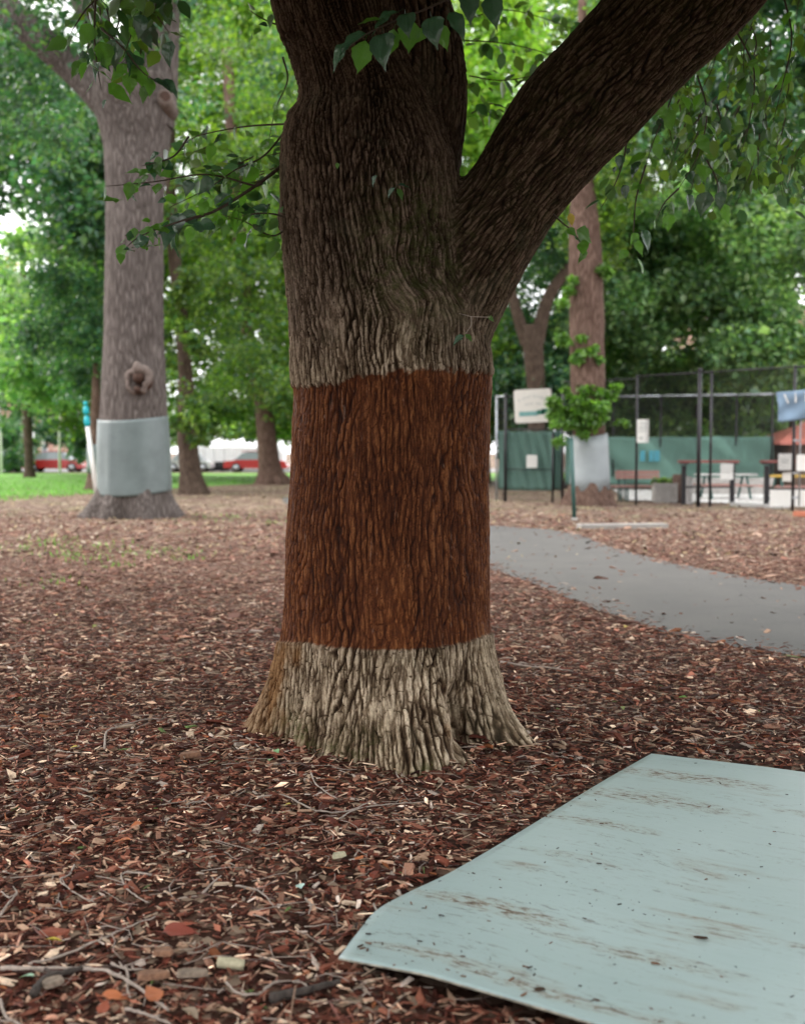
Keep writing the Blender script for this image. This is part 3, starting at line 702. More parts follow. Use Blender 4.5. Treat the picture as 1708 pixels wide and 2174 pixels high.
def bark_height(q, seed):
    R = .52 if seed == 11 else .30
    arc = np.arctan2(q[:, 0], -q[:, 1])*R; z = q[:, 2]; o0 = arc*0
    def N(a, b, k): return vnoise(np.stack([arc*a, z*b, o0+k], 1), seed+k)
    big = N(5, 2.2, 1); med = N(17, 6.5, 2); sm = N(55, 24, 3)
    def cols(sp, slope, wa, wm, ws, k):
        c = arc/sp + slope*z/sp + wa*N(6, 2.6, k) + .72*wm*N(19, 8, k+1) + ws*N(60, 26, k+2)
        f = c-np.floor(c); return np.floor(c), np.minimum(f, 1-f)
    c1, e1 = cols(.034, .08, 1.1, .62, .16, 10); c2, e2 = cols(.041, -.14, 1.2, .70, .18, 20); c3, e3 = cols(.016, .04, 1.0, .8, .3, 30)
    m1 = .35+.65*sstep(-.5, .1, N(11, 2.4, 40)); m2 = .20+.80*sstep(-.3, .25, N(11, 2.4, 41)); m3 = .30+.40*sstep(-.3, .4, N(14, 7, 42))
    sg = z/(.115+.04*big) + h3(c1.astype(int), c1.astype(int)*0, c1.astype(int)*0, seed)*7 + .35*med + .22*sm; sf = sg-np.floor(sg); es = np.minimum(sf, 1-sf)
    ms = sstep(.15, .7, h3(c1.astype(int), np.floor(sg).astype(int), c1.astype(int)*0, seed+2))
    F = np.maximum.reduce([m1*(1-sstep(.0, .24, e1)), m2*(1-sstep(.0, .22, e2)), m3*(1-sstep(.02, .30, e3)), .75*ms*(1-sstep(.0, .075, es))])
    ID = h3(c1.astype(int), np.floor(sg).astype(int), c2.astype(int), seed+3)
    fine = fbm(np.stack([arc*75, z*26, o0], 1), seed+5, 3)*.5+.5
    plate = 1-.35*(e1 < .5)*(1-sstep(.1, .5, e1))
    ID = .6*ID + .4*(.5+.5*N(30, 5, 60))
    h = (1-F)*(.50+.22*ID+.10*plate) + .26*fine
    return h, ID*.55+fine*.45
d0 = chain_param(V, [Vector((TP0.x, YT, -.3))]+cr_, [TR[0]]+rr_)[0]
d1 = chain_param(V, LPc, LRc)[0]; d2 = chain_param(V, SPc, SRc)[0]
def straight(V, P):
    A_ = np.array(P[0]); T = np.array(P[-1]-P[0]); T /= np.linalg.norm(T); Yv = np.array([0, 1., 0]); Yv -= T*Yv@T; Yv /= np.linalg.norm(Yv); E = np.cross(T, Yv)
    D = V-A_; return np.stack([D@E, D@Yv, D@T], 1)
zz_ = np.array([-.3]+[p.z for p in cr_]); xx_ = np.array([TP0.x]+[p.x for p in cr_]); rz_ = np.array([TR[0]]+rr_)
zq = np.linspace(-.3, 5, 300); ker = np.hanning(25); ker /= ker.sum()
xs_s = np.convolve(np.pad(np.interp(zq, zz_, xx_), 12, 'edge'), ker, 'valid'); rs_s = np.convolve(np.pad(np.interp(zq, zz_, rz_), 12, 'edge'), ker, 'valid')
u0 = np.stack([V[:, 0]-np.interp(V[:, 2], zq, xs_s), V[:, 1]-YT], 1); rl0 = np.linalg.norm(u0, axis=1)
kk0 = .52/np.maximum(rl0, .2); kk0 = kk0*(.55*np.interp(V[:, 2], zq, rs_s)/.52+.45)
ec = np.array(at(905, 610, YT-.5)); de = np.sqrt((V[:, 0]-ec[0])**2+(V[:, 2]-ec[2])**2); ge = np.exp(-(de/.24)**2)*(V[:, 1] < YT)
ra_ = .085*ge*np.sin((V[:, 2]-ec[2])/.26*math.pi+.4) + .035*ge*np.sin((V[:, 0]-ec[0])*22) + .05*ge*vnoise(V*9, 68); cr2, sr2 = np.cos(ra_), np.sin(ra_)
u0 = np.stack([u0[:, 0]*cr2-u0[:, 1]*sr2, u0[:, 0]*sr2+u0[:, 1]*cr2], 1)
Q0 = np.stack([u0[:, 0]*kk0, u0[:, 1]*kk0, V[:, 2]+.06*ge*vnoise(V*8, 66)], 1)
Q1 = straight(V, LPc[12:]); Q2 = straight(V, SPc)
# root flare belongs to the trunk whatever its distance
lowm = V[:, 2] < 1.2
W = np.stack([np.where(lowm, -1, d0), np.where(lowm, 1, d1), np.where(lowm, 1, d2)], 1)
W = np.exp(-(W-W.min(1)[:, None])/.035); W /= W.sum(1)[:, None]
H = np.zeros(nv); TN = np.zeros(nv)
for k, (q_, sd_) in enumerate([(Q0, 11), (Q1, 211), (Q2, 411)]):
    m = W[:, k] > .02
    hh, tt = bark_height(q_[m], sd_); H[m] += W[m, k]*hh; TN[m] += W[m, k]*tt
FLOW = np.where((W[:, 1] > .5)[:, None], Q1+5, np.where((W[:, 2] > .5)[:, None], Q2+9, Q0))
# the painted band: sharp ragged edges at top and bottom
px_ = V[:, 0]/V[:, 1]*F+CX
zt_f = np.interp(px_, [600, 640, 700, 760, 830, 900, 1000, 1050], [812, 822, 818, 800, 790, 784, 790, 796])
zb_f = np.interp(px_, [590, 640, 700, 780, 850, 930, 990, 1045], [1362, 1364, 1374, 1380, 1379, 1374, 1364, 1344])
def z_of(py, Yc): vv = (CY-py)/F; return CAMZ + Yc*(-SA+CA*vv)/(CA+SA*vv)
Yc_ = np.minimum(V[:, 1], YT)
ztop = z_of(zt_f, Yc_); zbot = z_of(zb_f, Yc_)
rg = .007*vnoise(V*np.array([45, 45, 12]), 77) + .006*vnoise(V*90, 78)
band = sstep(-.006, .006, V[:, 2]-zbot+rg*.8)*sstep(-.010, .010, ztop-V[:, 2]+rg*2.2)
lower = sstep(.06, -.06, V[:, 2]-zbot)
lower = np.maximum(lower, .75*sstep(.50, .0, V[:, 2]-ztop+.15*vnoise(V*5, 81))*sstep(-.1, .0, V[:, 2]-ztop)*(1-.6*sstep(.0, .3, V[:, 0])))
stain = np.clip(1.25*sstep(.10, -.12, V[:, 0]+.56+.10*vnoise(V*6, 31)+.05*vnoise(V*22, 33))*sstep(.66, .5, V[:, 2])*(1-band)*(.55+.45*sstep(-.3, .3, vnoise(V*np.array([14, 14, 5]), 35))), 0, 1)
stain = np.maximum(stain, sstep(.045, .0, np.abs(V[:, 0]-(.215+.05*vnoise(V*8, 4))))*sstep(.42, .30, V[:, 2])*(V[:, 1] < 5.9)*.6*sstep(-.4, .3, vnoise(V*16, 39)))
moss = sstep(.26, .02, V[:, 2]+.1*vnoise(V*7, 41))*sstep(-.75, -.45, V[:, 0])*sstep(.32, .05, V[:, 0])*(V[:, 1] < 6)*1.0*sstep(-.45, .15, vnoise(V*5, 43))
cp = at(880, 540, YT-.4); dm = np.linalg.norm((V-np.array(cp))*np.array([1, .5, .75]), axis=1)
moss = np.maximum(moss, sstep(.42, .12, dm+.06*vnoise(V*9, 44))*.75)
moss = np.maximum(moss, .35*sstep(.6, .9, W[:, 1])*(vnoise(V*3, 47)*.5+.5))
amp = .028*(1-.36*band)*(.55+.45*sstep(-.02, .10, V[:, 2]))
amp = amp*(1-.35*W[:, 1])
disp = amp*1.1*(H-.5) + .014*fbm(V*np.array([5, 5, 1.8]), 60, 2) - .009*band
# swirl scar below the fork, and the deep fold between the two front roots
fold = np.exp(-((V[:, 0]-.225-.04*np.sin(V[:, 2]*9))/.035)**2)*sstep(.42, .25, V[:, 2])*(V[:, 1] < 5.9)
disp = disp - .045*fold + .030*ge*(.5+.9*vnoise(V*9, 67))
Vd = V + Nn*disp[:, None]
Hb = np.clip(H*1.1, 0, 1)
trunk = mesh_np('trunk', Vd, [FQ], M['bark'], main, attrs=dict(bark=Hb, tone=TN, band=band, lower=lower, stain=stain, moss=moss, limb_shade=np.clip(np.maximum(W[:, 1], np.maximum(.9*W[:, 2], sstep(2.15, 3.3, V[:, 2]+.12*vnoise(V*3, 91)))), 0, 1)))
fa = trunk.data.attributes.new('flow', 'FLOAT_VECTOR', 'POINT'); fa.data.foreach_set('vector', FLOW.astype(np.float32).ravel())
# limbs above the frame that carry the crown
def limb(parent, pts, r0, r1, mat, name='limb', n=14):
    cv = catmull([Vector(p) for p in pts], 5); m = MB()
    m.tube(cv, [r0+(r1-r0)*i/(len(cv)-1) for i in range(len(cv))], n); return m.build(name, mat, parent, True)
mc = M['barkD']
e1 = TP[-1]; e2 = LP[-1]; e3 = SP[-1]
limb(main, [e1-Vector((0, 0, .15)), e1+Vector((-.5, .1, 1.3)), e1+Vector((-1.3, -.2, 3)), e1+Vector((-1.6, -.4, 5))], .30, .07, mc)
limb(main, [e2-Vector((.12, 0, .12)), e2+Vector((1.0, -.1, .9)), e2+Vector((2.2, -.4, 2.0)), e2+Vector((3.6, -.8, 3.6))], .29, .07, mc)
limb(main, [e3-Vector((0, 0, .15)), e3+Vector((.2, .6, 1.5)), e3+Vector((.5, 1.4, 3)), e3+Vector((.9, 2, 5))], .22, .06, mc)
limb(main, [e1+Vector((-.5, .1, 1.2)), e1+Vector((-1.4, -1.4, 2.0)), e1+Vector((-2.2, -3.2, 2.8))], .15, .04, mc)
limb(main, [e2+Vector((.9, -.1, .8)), e2+Vector((1.2, -1.5, 1.6)), e2+Vector((1.4, -3.2, 2.4))], .15, .04, mc)
def zfree(y, r): return 1.5+.40*max(y, .5)+r*.75+.25
cl_ = []
for i in range(230):
    a = random.random()*6.28; rr = 7.5*math.sqrt(random.random()); x = rr*math.cos(a)+.6; y = 7.0+rr*math.sin(a); r = random.uniform(.8, 1.3)
    z = max(4.6+r, zfree(y, r))+random.random()**1.5*3.0
    cl_.append((x, y, z, r))
for i in range(90):  # extra clumps added out of view above the frame to shade the upper trunk
    x = random.uniform(-5.5, 5.5); y = random.uniform(1.2, 5.2); r = random.uniform(.5, .9)
    cl_.append((x, y, zfree(y, r)+.1+random.random()*1.8, r))
leaf_cloud('crown', main, cl_, M['leaf'], 72000, .26, G_MID)

# near sprigs: left side of the trunk
LS = .10
for _k in range(14):
    _x = random.uniform(400, 600); _y = random.uniform(300, 500); sprig(main, [(_x+30, _y-12), (_x, _y), (_x-40, _y+8)], random.uniform(6.3, 8), 5, .10, start=0, clusters=2, obj=False)
sprig(main, [(612, 262), (520, 268), (430, 285), (395, 300)], 6.0, 13, LS, Y1=6.3, start=.35)
sprig(main, [(612, 268), (560, 330), (500, 360), (440, 400), (360, 440)], 6.0, 18, LS, Y1=5.5)
sprig(main, [(600, 350), (540, 395), (450, 450), (350, 480), (265, 500)], 6.0, 24, LS, Y1=5.3, r0=.011)
sprig(main, [(545, 395), (440, 370), (330, 385), (225, 395)], 5.8, 18, .092, Y1=5.1, start=.1)
sprig(main, [(450, 450), (380, 470), (300, 500), (262, 530)], 5.5, 16, .092, Y1=5.1, start=.1)
sprig(main, [(618, 462), (560, 452), (490, 462), (430, 470)], 5.8, 22, .075, Y1=5.9, start=.05, droop=.5)
sprig(main, [(614, 482), (575, 500), (520, 470), (470, 455)], 5.9, 12, .09, Y1=5.7)
sprig(main, [(400, 290), (370, 330), (330, 345), (300, 352)], 5.6, 9, .09, Y1=5.2, start=.4)
sprig(main, [(600, 120), (610, 170), (585, 230), (570, 300)], 6.2, 9, .07, Y1=6.3)
sprig(main, [(610, 60), (560, 40), (525, 18)], 6.1, 9, .075, Y1=6.0)
# overhanging sprays top left, nearer
sprig(main, [(205, -40), (200, 60), (205, 130), (215, 190)], 4.9, 13, .10, Y1=4.8, start=.15, clusters=1)
for _k in range(16):
    _x = random.uniform(170, 345); _y = random.uniform(-60, 110); sprig(main, [(_x, _y-40), (_x+8, _y), (_x+random.uniform(-30, 30), _y+45)], random.uniform(4.9, 6.2), 5, .085, start=0, clusters=2, obj=False)
sprig(main, [(290, -50), (300, 20), (280, 70), (262, 120)], 5.0, 9, .10, Y1=4.9, start=.2)
sprig(main, [(230, -20), (190, 10), (165, 45), (150, 70)], 5.0, 7, .10, Y1=5.0, start=.3)
sprig(main, [(215, 60), (260, 100), (300, 150), (330, 170)], 4.9, 8, .10, Y1=4.8, start=.3)
sprig(main, [(300, 0), (330, 30), (360, 70)], 5.0, 5, .10, Y1=4.9, start=.3)
# bold cluster in front of the stem at the top
ty = 4.6
m = MB(); m.tube([at(1010, -30, ty), at(900, 20, ty), at(840, 42, ty), at(780, 70, ty-.05), at(745, 95, ty-.05)], [.005, .004, .0035, .003, .002], 6); m.build('twig', M['twigd'], main, True)
def lf(px, py, dx, dy, dz, nx_, ny_, nz, s, me=None): add_leaf(main, at(px, py, ty), Vector((dx, dz, -dy)), Vector((nx_, ny_, nz)), s, me); NL[0] += 1
lf(782, 72, -1, .45, -.3, -.25, -.6, .8, .145, LEAFM[1]); lf(775, 85, -.25, 1, .1, .3, .9, .3, .135, LEAFM[0])
lf(812, 70, .0, .9, -.4, -.3, -.75, .7, .150, LEAFM[1]); lf(835, 60, -.2, .9, .15, .6, .6, .5, .125, LEAFM[0])
lf(870, 40, -.05, 1, .1, .2, .95, .15, .135, LEAFM[0]); lf(845, 25, -.9, .35, -.3, 0, -.5, .9, .13, LEAFM[3])
lf(860, 28, .1, .8, -.5, -.2, -.7, .7, .11, LEAFM[1]); lf(915, 35, .15, .95, -.35, -.25, -.75, .6, .13, LEAFM[1])
lf(925, 50, .45, .9, .1, .5, .8, .2, .115, LEAFM[2]); lf(955, 25, .55, .75, -.3, 0, -.7, .8, .12, LEAFM[3])
lf(905, 55, -.6, .9, .1, .6, .7, .2, .085, LEAFM[2]); lf(810, 40, -.9, .2, -.3, 0, -.5, .9, .10, LEAFM[0]); lf(1035, -5, .3, .8, -.3, 0, -.7, .6, .13, LEAFM[1])
lf(742, 92, -.85, .75, -.3, -.2, -.65, .8, .12, LEAFM[3]); lf(990, -12, .2, .9, -.3, .1, -.7, .6, .12, LEAFM[1])
# little shoots on the trunk itself
ty = 5.42
lf(800, 372, -.8, .9, 0, -.2, -.6, .8, .055, LEAFM[3]); lf(838, 398, -.7, .7, 0, -.3, -.6, .8, .06, LEAFM[1]); lf(842, 400, .5, .8, 0, .3, -.6, .7, .065, LEAFM[0]); lf(845, 392, .9, -.05, 0, 0, -.5, .9, .06, LEAFM[3]); lf(715, 345, .1, .9, 0, 0, -.7, .7, .03, LEAFM[0])
m = MB(); m.tube([at(860, 395, 5.5), at(842, 392, 5.43), at(838, 400, 5.42)], .0022, 5); m.build('twig', M['twigd'], main, True)
ty = 5.40
lf(985, 712, -.9, .55, 0, -.3, -.6, .8, .075, LEAFM[1]); lf(987, 710, .4, .35, -.1, .2, -.7, .7, .05, LEAFM[0]); lf(1035, 672, .45, .3, 0, .2, -.8, .5, .04, LEAFM[0])
m = MB(); m.tube([at(975, 665, 5.5), at(1000, 672, 5.4), at(1040, 673, 5.4)], .002, 5); m.tube([at(1000, 672, 5.4), at(1000, 690, 5.4), at(988, 708, 5.4)], .0018, 5); m.build('twig', M['twig'], main, True)
# yellow leaf and dark sprig below the limb
ty = 5.75
lf(1210, 452, .15, .9, 0, .3, -.9, .3, .068, LEAFY)
sprig(main, [(1150, 430), (1190, 470), (1215, 490), (1235, 520)], 5.9, 7, .10, Y1=5.8, start=.3)
# foliage hanging right of the limb
for pix, Y, n, s in [([(1440, 150), (1420, 220), (1390, 290), (1370, 350)], 6.2, 11, .10), ([(1480, 160), (1500, 240), (1480, 330), (1440, 400)], 6.3, 12, .10),
    ([(1370, 350), (1350, 420), (1345, 480), (1340, 530)], 6.2, 10, .10), ([(1560, 60), (1600, 150), (1590, 260), (1570, 330)], 6.4, 12, .10),
    ([(1660, -20), (1680, 80), (1660, 180), (1640, 260)], 6.0, 12, .10), ([(1440, 400), (1410, 430), (1390, 470)], 6.3, 8, .09),
    ([(1500, 340), (1520, 380), (1525, 410)], 5.9, 6, .12), ([(1330, 300), (1320, 350), (1300, 400), (1275, 440)], 6.3, 9, .09)]:
    sprig(main, pix, Y, n, s, Y1=Y-.1, start=.1, droop=.9)
# bright leaves behind the fork, a little farther away
for pix, Y in [([(980, 85), (1060, 90), (1150, 110), (1230, 150)], 8.6), ([(990, 40), (1070, 20), (1160, 40), (1240, 70)], 9.2), ([(995, 160), (1060, 170), (1130, 160), (1180, 140)], 8.2), ([(1000, 240), (1040, 220), (1080, 230), (1110, 225)], 8.6)]:
    sprig(main, pix, Y, 13, .115, start=.0, clusters=2, droop=.6)
for k in range(64):      # fuller mass at the right edge
    x0 = random.uniform(1440, 1760); y0 = random.uniform(-60, 330); 
    if y0 > 520-.55*(1708-x0)*1.0: y0 *= .6
    sprig(main, [(x0, y0), (x0+random.uniform(-40, 10), y0+50), (x0+random.uniform(-70, 10), y0+120)], random.uniform(6.8, 10), 8, .092, start=0, clusters=2, droop=.9)
if STUFF:
    n = len(STUFF); P = np.array([tuple(s[0]) for s in STUFF]); R = np.array([np.array(orient(s[1], s[2]).to_3x3()) for s in STUFF]).astype(np.float32); S_ = np.array([s[3] for s in STUFF], np.float32)
    tv = np.array([(0, 0, 0), (.2, .25, .02), (.5, .32, 0), (.8, .15, -.06), (1, 0, -.15), (.8, -.15, -.06), (.5, -.32, 0), (.2, -.25, .02), (.3, 0, -.04), (.7, 0, -.08)])
    tf = np.array([(0, 8, 1), (8, 2, 1), (8, 9, 2), (9, 3, 2), (9, 4, 3), (0, 7, 8), (7, 6, 8), (8, 6, 9), (6, 5, 9), (9, 5, 4)])
    V2, Fc = scatter(tv, tf, P, R, np.stack([S_]*3, 1))
    c = (np.array(G_MID)*.5+np.array(G_BLU)*.25)[RNG.integers(0, 4, n)]*np.exp(RNG.normal(0, .25, (n, 1)))
    o = mesh_np('foliage', V2, [Fc], M['leaf'], main, smooth=True, face_col=np.repeat(c, 10, 0)); o['kind'] = 'stuff'

# ------------------------------------------------------------------ the other trees
def trunk_mesh(rows, name, parent, mat, n=56, sub=3, lob=None, disp=.03, z_flare=0, ridge=(9, 9, 1.6), seed=1):
    """rows: (point, radius); lob: list of root lobe (angle, extra, spread) acting below z_flare"""
    P = catmull([Vector(r[0]) for r in rows], sub); Rr = []
    for i in range(len(rows)-1):
        for k in range(sub): Rr.append(rows[i][1]+(rows[i+1][1]-rows[i][1])*k/sub)
    Rr.append(rows[-1][1]); k = len(P)
    A = np.linspace(0, 2*np.pi, n, endpoint=False); VV = []
    for i, p in enumerate(P):
        t = (P[min(i+1, k-1)]-P[max(i-1, 0)]).normalized()
        if abs(t.z) > .6: e = Vector((1, 0, 0))
        else: e = Vector((0, 1, 0))
        e = (e-t*e.dot(t)).normalized(); f = t.cross(e)
        r = np.full(n, Rr[i])
        if lob and p.z < z_flare:
            g = (1-max(p.z, 0)/z_flare)**1.6
            for (a, ex, spr) in lob:
                da = np.abs((A-math.radians(a)+np.pi) % (2*np.pi)-np.pi); r = r+ex*g*np.exp(-(da/math.radians(spr))**2)
        q = np.stack([np.cos(A)*Rr[i], np.sin(A)*Rr[i], np.full(n, p.z)], 1)
        r = r+disp*Rr[i]*2*(fbm(q*np.array(ridge), seed, 3))
        pt = np.array(p)[None]+np.cos(A)[:, None]*r[:, None]*np.array(e)+np.sin(A)[:, None]*r[:, None]*np.array(f)
        VV.append(pt)
    V = np.concatenate(VV); idx = np.arange(k*n).reshape(k, n)
    f1 = np.stack([idx[:-1], np.roll(idx[:-1], -1, 1), np.roll(idx[1:], -1, 1), idx[1:]], -1).reshape(-1, 4)
    return mesh_np(name, V, [f1, idx[-1][None]], mat, parent)
def wrap_mesh(parent, rows, mat, dent=None, n=72, th=.003):
    """rows (point, radius); a stiff sheet wrapped round a trunk"""
    V = []; A = np.linspace(0, 2*np.pi, n, endpoint=False); k = len(rows)
    for i, (p, r) in enumerate(rows):
        for s_ in (0, 1):
            rr = np.full(n, r-(th if s_ else 0))+.004*np.sin(A*3+i*.15)+.010*np.sin(A*2+1)
            if dent:
                for (a, t0, d, sa, st) in dent:
                    da = np.abs((A-math.radians(a)+np.pi) % (2*np.pi)-np.pi); rr = rr+d*np.exp(-(da/sa)**2-((i/(k-1)-t0)/st)**2)
            V.append(np.stack([p[0]+np.cos(A)*rr, p[1]+np.sin(A)*rr, np.full(n, p[2])+.05*np.sin(A+.6)+.02*np.sin(A*2+2)], 1))
    V = np.concatenate(V); idx = np.arange(k*2*n).reshape(k, 2, n); r1 = lambda x: np.roll(x, -1, -1)
    F = []
    o_, i_ = idx[:, 0], idx[:, 1]
    F.append(np.stack([o_[:-1], r1(o_[:-1]), r1(o_[1:]), o_[1:]], -1).reshape(-1, 4)); F.append(np.stack([i_[:-1], i_[1:], r1(i_[1:]), r1(i_[:-1])], -1).reshape(-1, 4))
    F.append(np.stack([o_[-1], r1(o_[-1]), r1(i_[-1]), i_[-1]], -1)); F.append(np.stack([o_[0], i_[0], r1(i_[0]), r1(o_[0])], -1))
    return mesh_np('tree_wrap', V, F, mat, parent)
def rows_px(rows, Y):
    return [(at((l+r)/2, y, Y), (r-l)/2/F*Y) for y, l, r in rows]
def crown_clumps(c, rx, rz, n, r=(.8, 1.6), lo=-1):
    o = []
    while len(o) < n:
        u = np.random.default_rng(len(o)+int(abs(c[0])*100)+n).normal(0, 1, 3) if False else RNG.normal(0, 1, 3); u /= np.linalg.norm(u); k = RNG.random()**.35
        if u[2]*k < lo: continue
        o.append((c[0]+u[0]*k*rx, c[1]+u[1]*k*rx, c[2]+u[2]*k*rz, RNG.uniform(*r)))
    return o
# left elm with grey wrap
YL = gnd(300, 1098).y
lt = empty('elm_tree', (at(285, 1095, YL).x, YL, 0), 'large grey elm on the left with a knot hole above its grey sheet wrap', 'tree')
rowsL = rows_px([(0, 395, 440)], YL)
base = at(292, 1100, YL); bz = [0]
rl = [(Vector((at(284, 1100, YL).x, YL, -.1)), 1.02*80/F*YL)] + rows_px([(1085, 207, 362), (1045, 212, 358), (1000, 210, 359), (950, 211, 357), (890, 213, 354), (800, 218, 350), (700, 222, 346), (600, 224, 345), (500, 226, 345), (420, 227, 346), (350, 224, 352), (300, 220, 358), (250, 208, 366), (215, 198, 372), (170, 200, 370)], YL)
trunk_mesh(rl, 'trunk', lt, M['barkL'], n=110, sub=6, lob=[(180, .42, 22), (-150, .22, 14), (-118, .20, 10), (-60, .30, 14), (-5, .42, 16), (-92, -.12, 12), (40, .3, 20), (90, .3, 20), (135, .3, 20)], z_flare=.88, disp=.014, seed=3)
def limb_px(parent, pts, Y, rp, mat, n=20, name='limb', dy=0):
    P = [at(a, b, Y+dy*i) for i, (a, b) in enumerate(pts)]; rows = [(p, r/F*Y) for p, r in zip(P, rp)]
    return trunk_mesh(rows, name, parent, mat, n=n*2, sub=6, disp=.03, seed=9)
limb_px(lt, [(262, 262), (225, 215), (160, 150), (80, 78), (0, 5), (-120, -90)], YL, [40, 36, 31, 30, 31, 30], M['barkL'])
limb_px(lt, [(320, 260), (335, 200), (345, 120), (352, 20), (350, -120)], YL, [50, 40, 33, 29, 26], M['barkL'])
limb_px(lt, [(270, 260), (250, 180), (215, 80), (180, -10), (150, -120)], YL+.5, [50, 38, 33, 30, 26], M['barkL'])
limb_px(lt, [(290, 250), (285, 180), (290, 60), (310, -120)], YL+.9, [46, 34, 28, 24], M['barkL'])
sp_ = at(350, 212, YL-.45); m = MB(); m.tube([sp_+Vector((-.05, .4, -.15)), sp_, sp_+Vector((.03, -.16, .03))], [.27, .19, .17], 18); ss = m.build('branch_stub', M['callus'], lt, True)
m = MB(); m.tube([sp_+Vector((.03, -.15, .03)), sp_+Vector((.032, -.17, .032))], [.125, .12], 16); m.build('cut_face', M['cut'], ss)
wr = rows_px([(1046, 210, 362), (1020, 210, 361), (990, 210, 360), (950, 210.5, 358), (920, 211, 356), (888, 212, 354)], YL)
for i in range(len(wr)): wr[i] = (wr[i][0], wr[i][1]*1.0+.012)
rows_dense = []
for i in range(len(wr)-1):
    for k in range(5): rows_dense.append((wr[i][0].lerp(wr[i+1][0], k/5), wr[i][1]+(wr[i+1][1]-wr[i][1])*k/5))
rows_dense.append(wr[-1])
wrap_mesh(lt, rows_dense, M['wrap'], dent=[(-132, .38, -.020, .22, .20), (-118, .45, .035, .10, .5), (-152, .6, .02, .2, .5), (-75, .5, .012, .25, .6)])
# knot hole: callus collar round a rotten stub
kc = at(291, 806, YL-.78)
def knot():
    n = 40; kk = 12; V = []
    for i in range(n):
        a = 2*math.pi*i/n; R_ = .215+.03*math.sin(a*2+1)+.022*math.sin(a*5)+.015*math.sin(a*7+2); rz = 1.28
        tr = .075+.030*math.sin(a+.6)
        for j in range(kk):
            b = 2*math.pi*j/kk; rr = R_+tr*math.cos(b)
            V.append((kc.x+rr*math.cos(a)*.95, kc.y+.08-tr*1.2*math.sin(b)+.03*math.sin(a*3), kc.z+rr*math.sin(a)*rz))
    V = np.array(V); V += .02*np.stack([vnoise(V*9, 5), vnoise(V*9, 6), vnoise(V*9, 7)], 1)
    idx = np.arange(n*kk).reshape(n, kk); Fq = np.stack([idx, np.roll(idx, -1, 1), np.roll(np.roll(idx, -1, 1), -1, 0), np.roll(idx, -1, 0)], -1).reshape(-1, 4)
    kn = mesh_np('knot', V, [Fq], M['callus'], lt)
    m = MB(); m.tube([(kc.x, kc.y+.45, kc.z-.02), (kc.x, kc.y+.12, kc.z-.02)], [.30, .27], 24); m.build('hollow', M['hole'], kn, True)
    m = MB(); m.tube([(kc.x+.02, kc.y+.3, kc.z+.02), (kc.x+.02, kc.y+.06, kc.z+.06), (kc.x+.01, kc.y-.04, kc.z+.08)], [.16, .14, .10], 12); m.tube([(kc.x, kc.y+.2, kc.z-.24), (kc.x-.02, kc.y-.03, kc.z-.20)], [.12, .07], 10); m.build('dead_stub', M['cut'], kn, True)
knot()
cl = crown_clumps((lt.location.x-1, YL+2, 14.5), 7.5, 4.5, 60, (1, 1.8))
cl += [tuple(at(random.uniform(-60, 190), random.uniform(30, 330), YL+random.uniform(1.5, 5)))+(random.uniform(.5, .9),) for _ in range(34)]
cl += [tuple(at(random.uniform(150, 350), random.uniform(-60, 150), YL-random.uniform(1.2, 2.5)))+(random.uniform(.3, .55),) for _ in range(10)]
leaf_cloud('crown', lt, cl, M['leaf'], 26000, .17, G_BLU)

def far_tree(label, Y, trunk_rows_px, clumps, n, size, pal, mat='barkD', lobs=True, wrap=None, name='park_tree', limbs=(), wrapmat='wrap', group=None, nseg=40):
    rr = rows_px(trunk_rows_px, Y); b = rr[0][0]
    r0 = rr[0][1]
    t = empty(name, (b.x, Y, 0), label, 'tree', group)
    rr = [(Vector((b.x, Y, -.15)), r0)]+rr
    trunk_mesh(rr, 'trunk', t, M[mat], n=nseg, sub=5, lob=[(a, r0*random.uniform(.35, .7), 16) for a in (185, -140, -95, -50, -5, 60, 120)] if lobs else None, z_flare=.9, disp=.04, seed=int(Y))
    for pts, rp in limbs: limb_px(t, pts, Y, rp, M[mat], n=10)
    if wrap:
        wr_ = rows_px(wrap, Y); wrap_mesh(t, [(p, r*1.0+.05) for p, r in wr_], M[wrapmat], n=40)
    if clumps: leaf_cloud('crown', t, clumps, M['leaf'], n, size, pal)
    return t
def pxcl(n, x0, x1, y0, y1, Y0, Y1, r0, r1):
    return [tuple(at(random.uniform(x0, x1), random.uniform(y0, y1), random.uniform(Y0, Y1)))+(random.uniform(r0, r1),) for _ in range(n)]
# tree right, wrapped, with a ruff of shoots
YR = gnd(1250, 1072).y
tr_ = far_tree('reddish brown elm by the court fence with a leafy ruff above its pale wrap', YR,
    [(1066, 1210, 1290), (1040, 1213, 1290), (1000, 1215, 1288), (930, 1217, 1284), (840, 1213, 1283), (750, 1210, 1282), (650, 1208, 1280), (560, 1207, 1277), (480, 1208, 1272), (400, 1212, 1262), (300, 1218, 1256), (100, 1225, 1250), (-100, 1230, 1248)],
    pxcl(34, 1150, 1420, -60, 420, YR-.5, YR+4, .7, 1.2)+pxcl(10, 1180, 1330, 430, 560, YR+1, YR+2, .4, .7), 15000, .17, G_MID, mat='barkR', limbs=[([(1235, 420), (1190, 340), (1130, 250)], [16, 13, 9])],
    wrap=[(1040, 1213, 1290), (1010, 1214.5, 1289), (980, 1216, 1287.5), (950, 1217.5, 1286), (922, 1219, 1284.5)], wrapmat='wrap2')
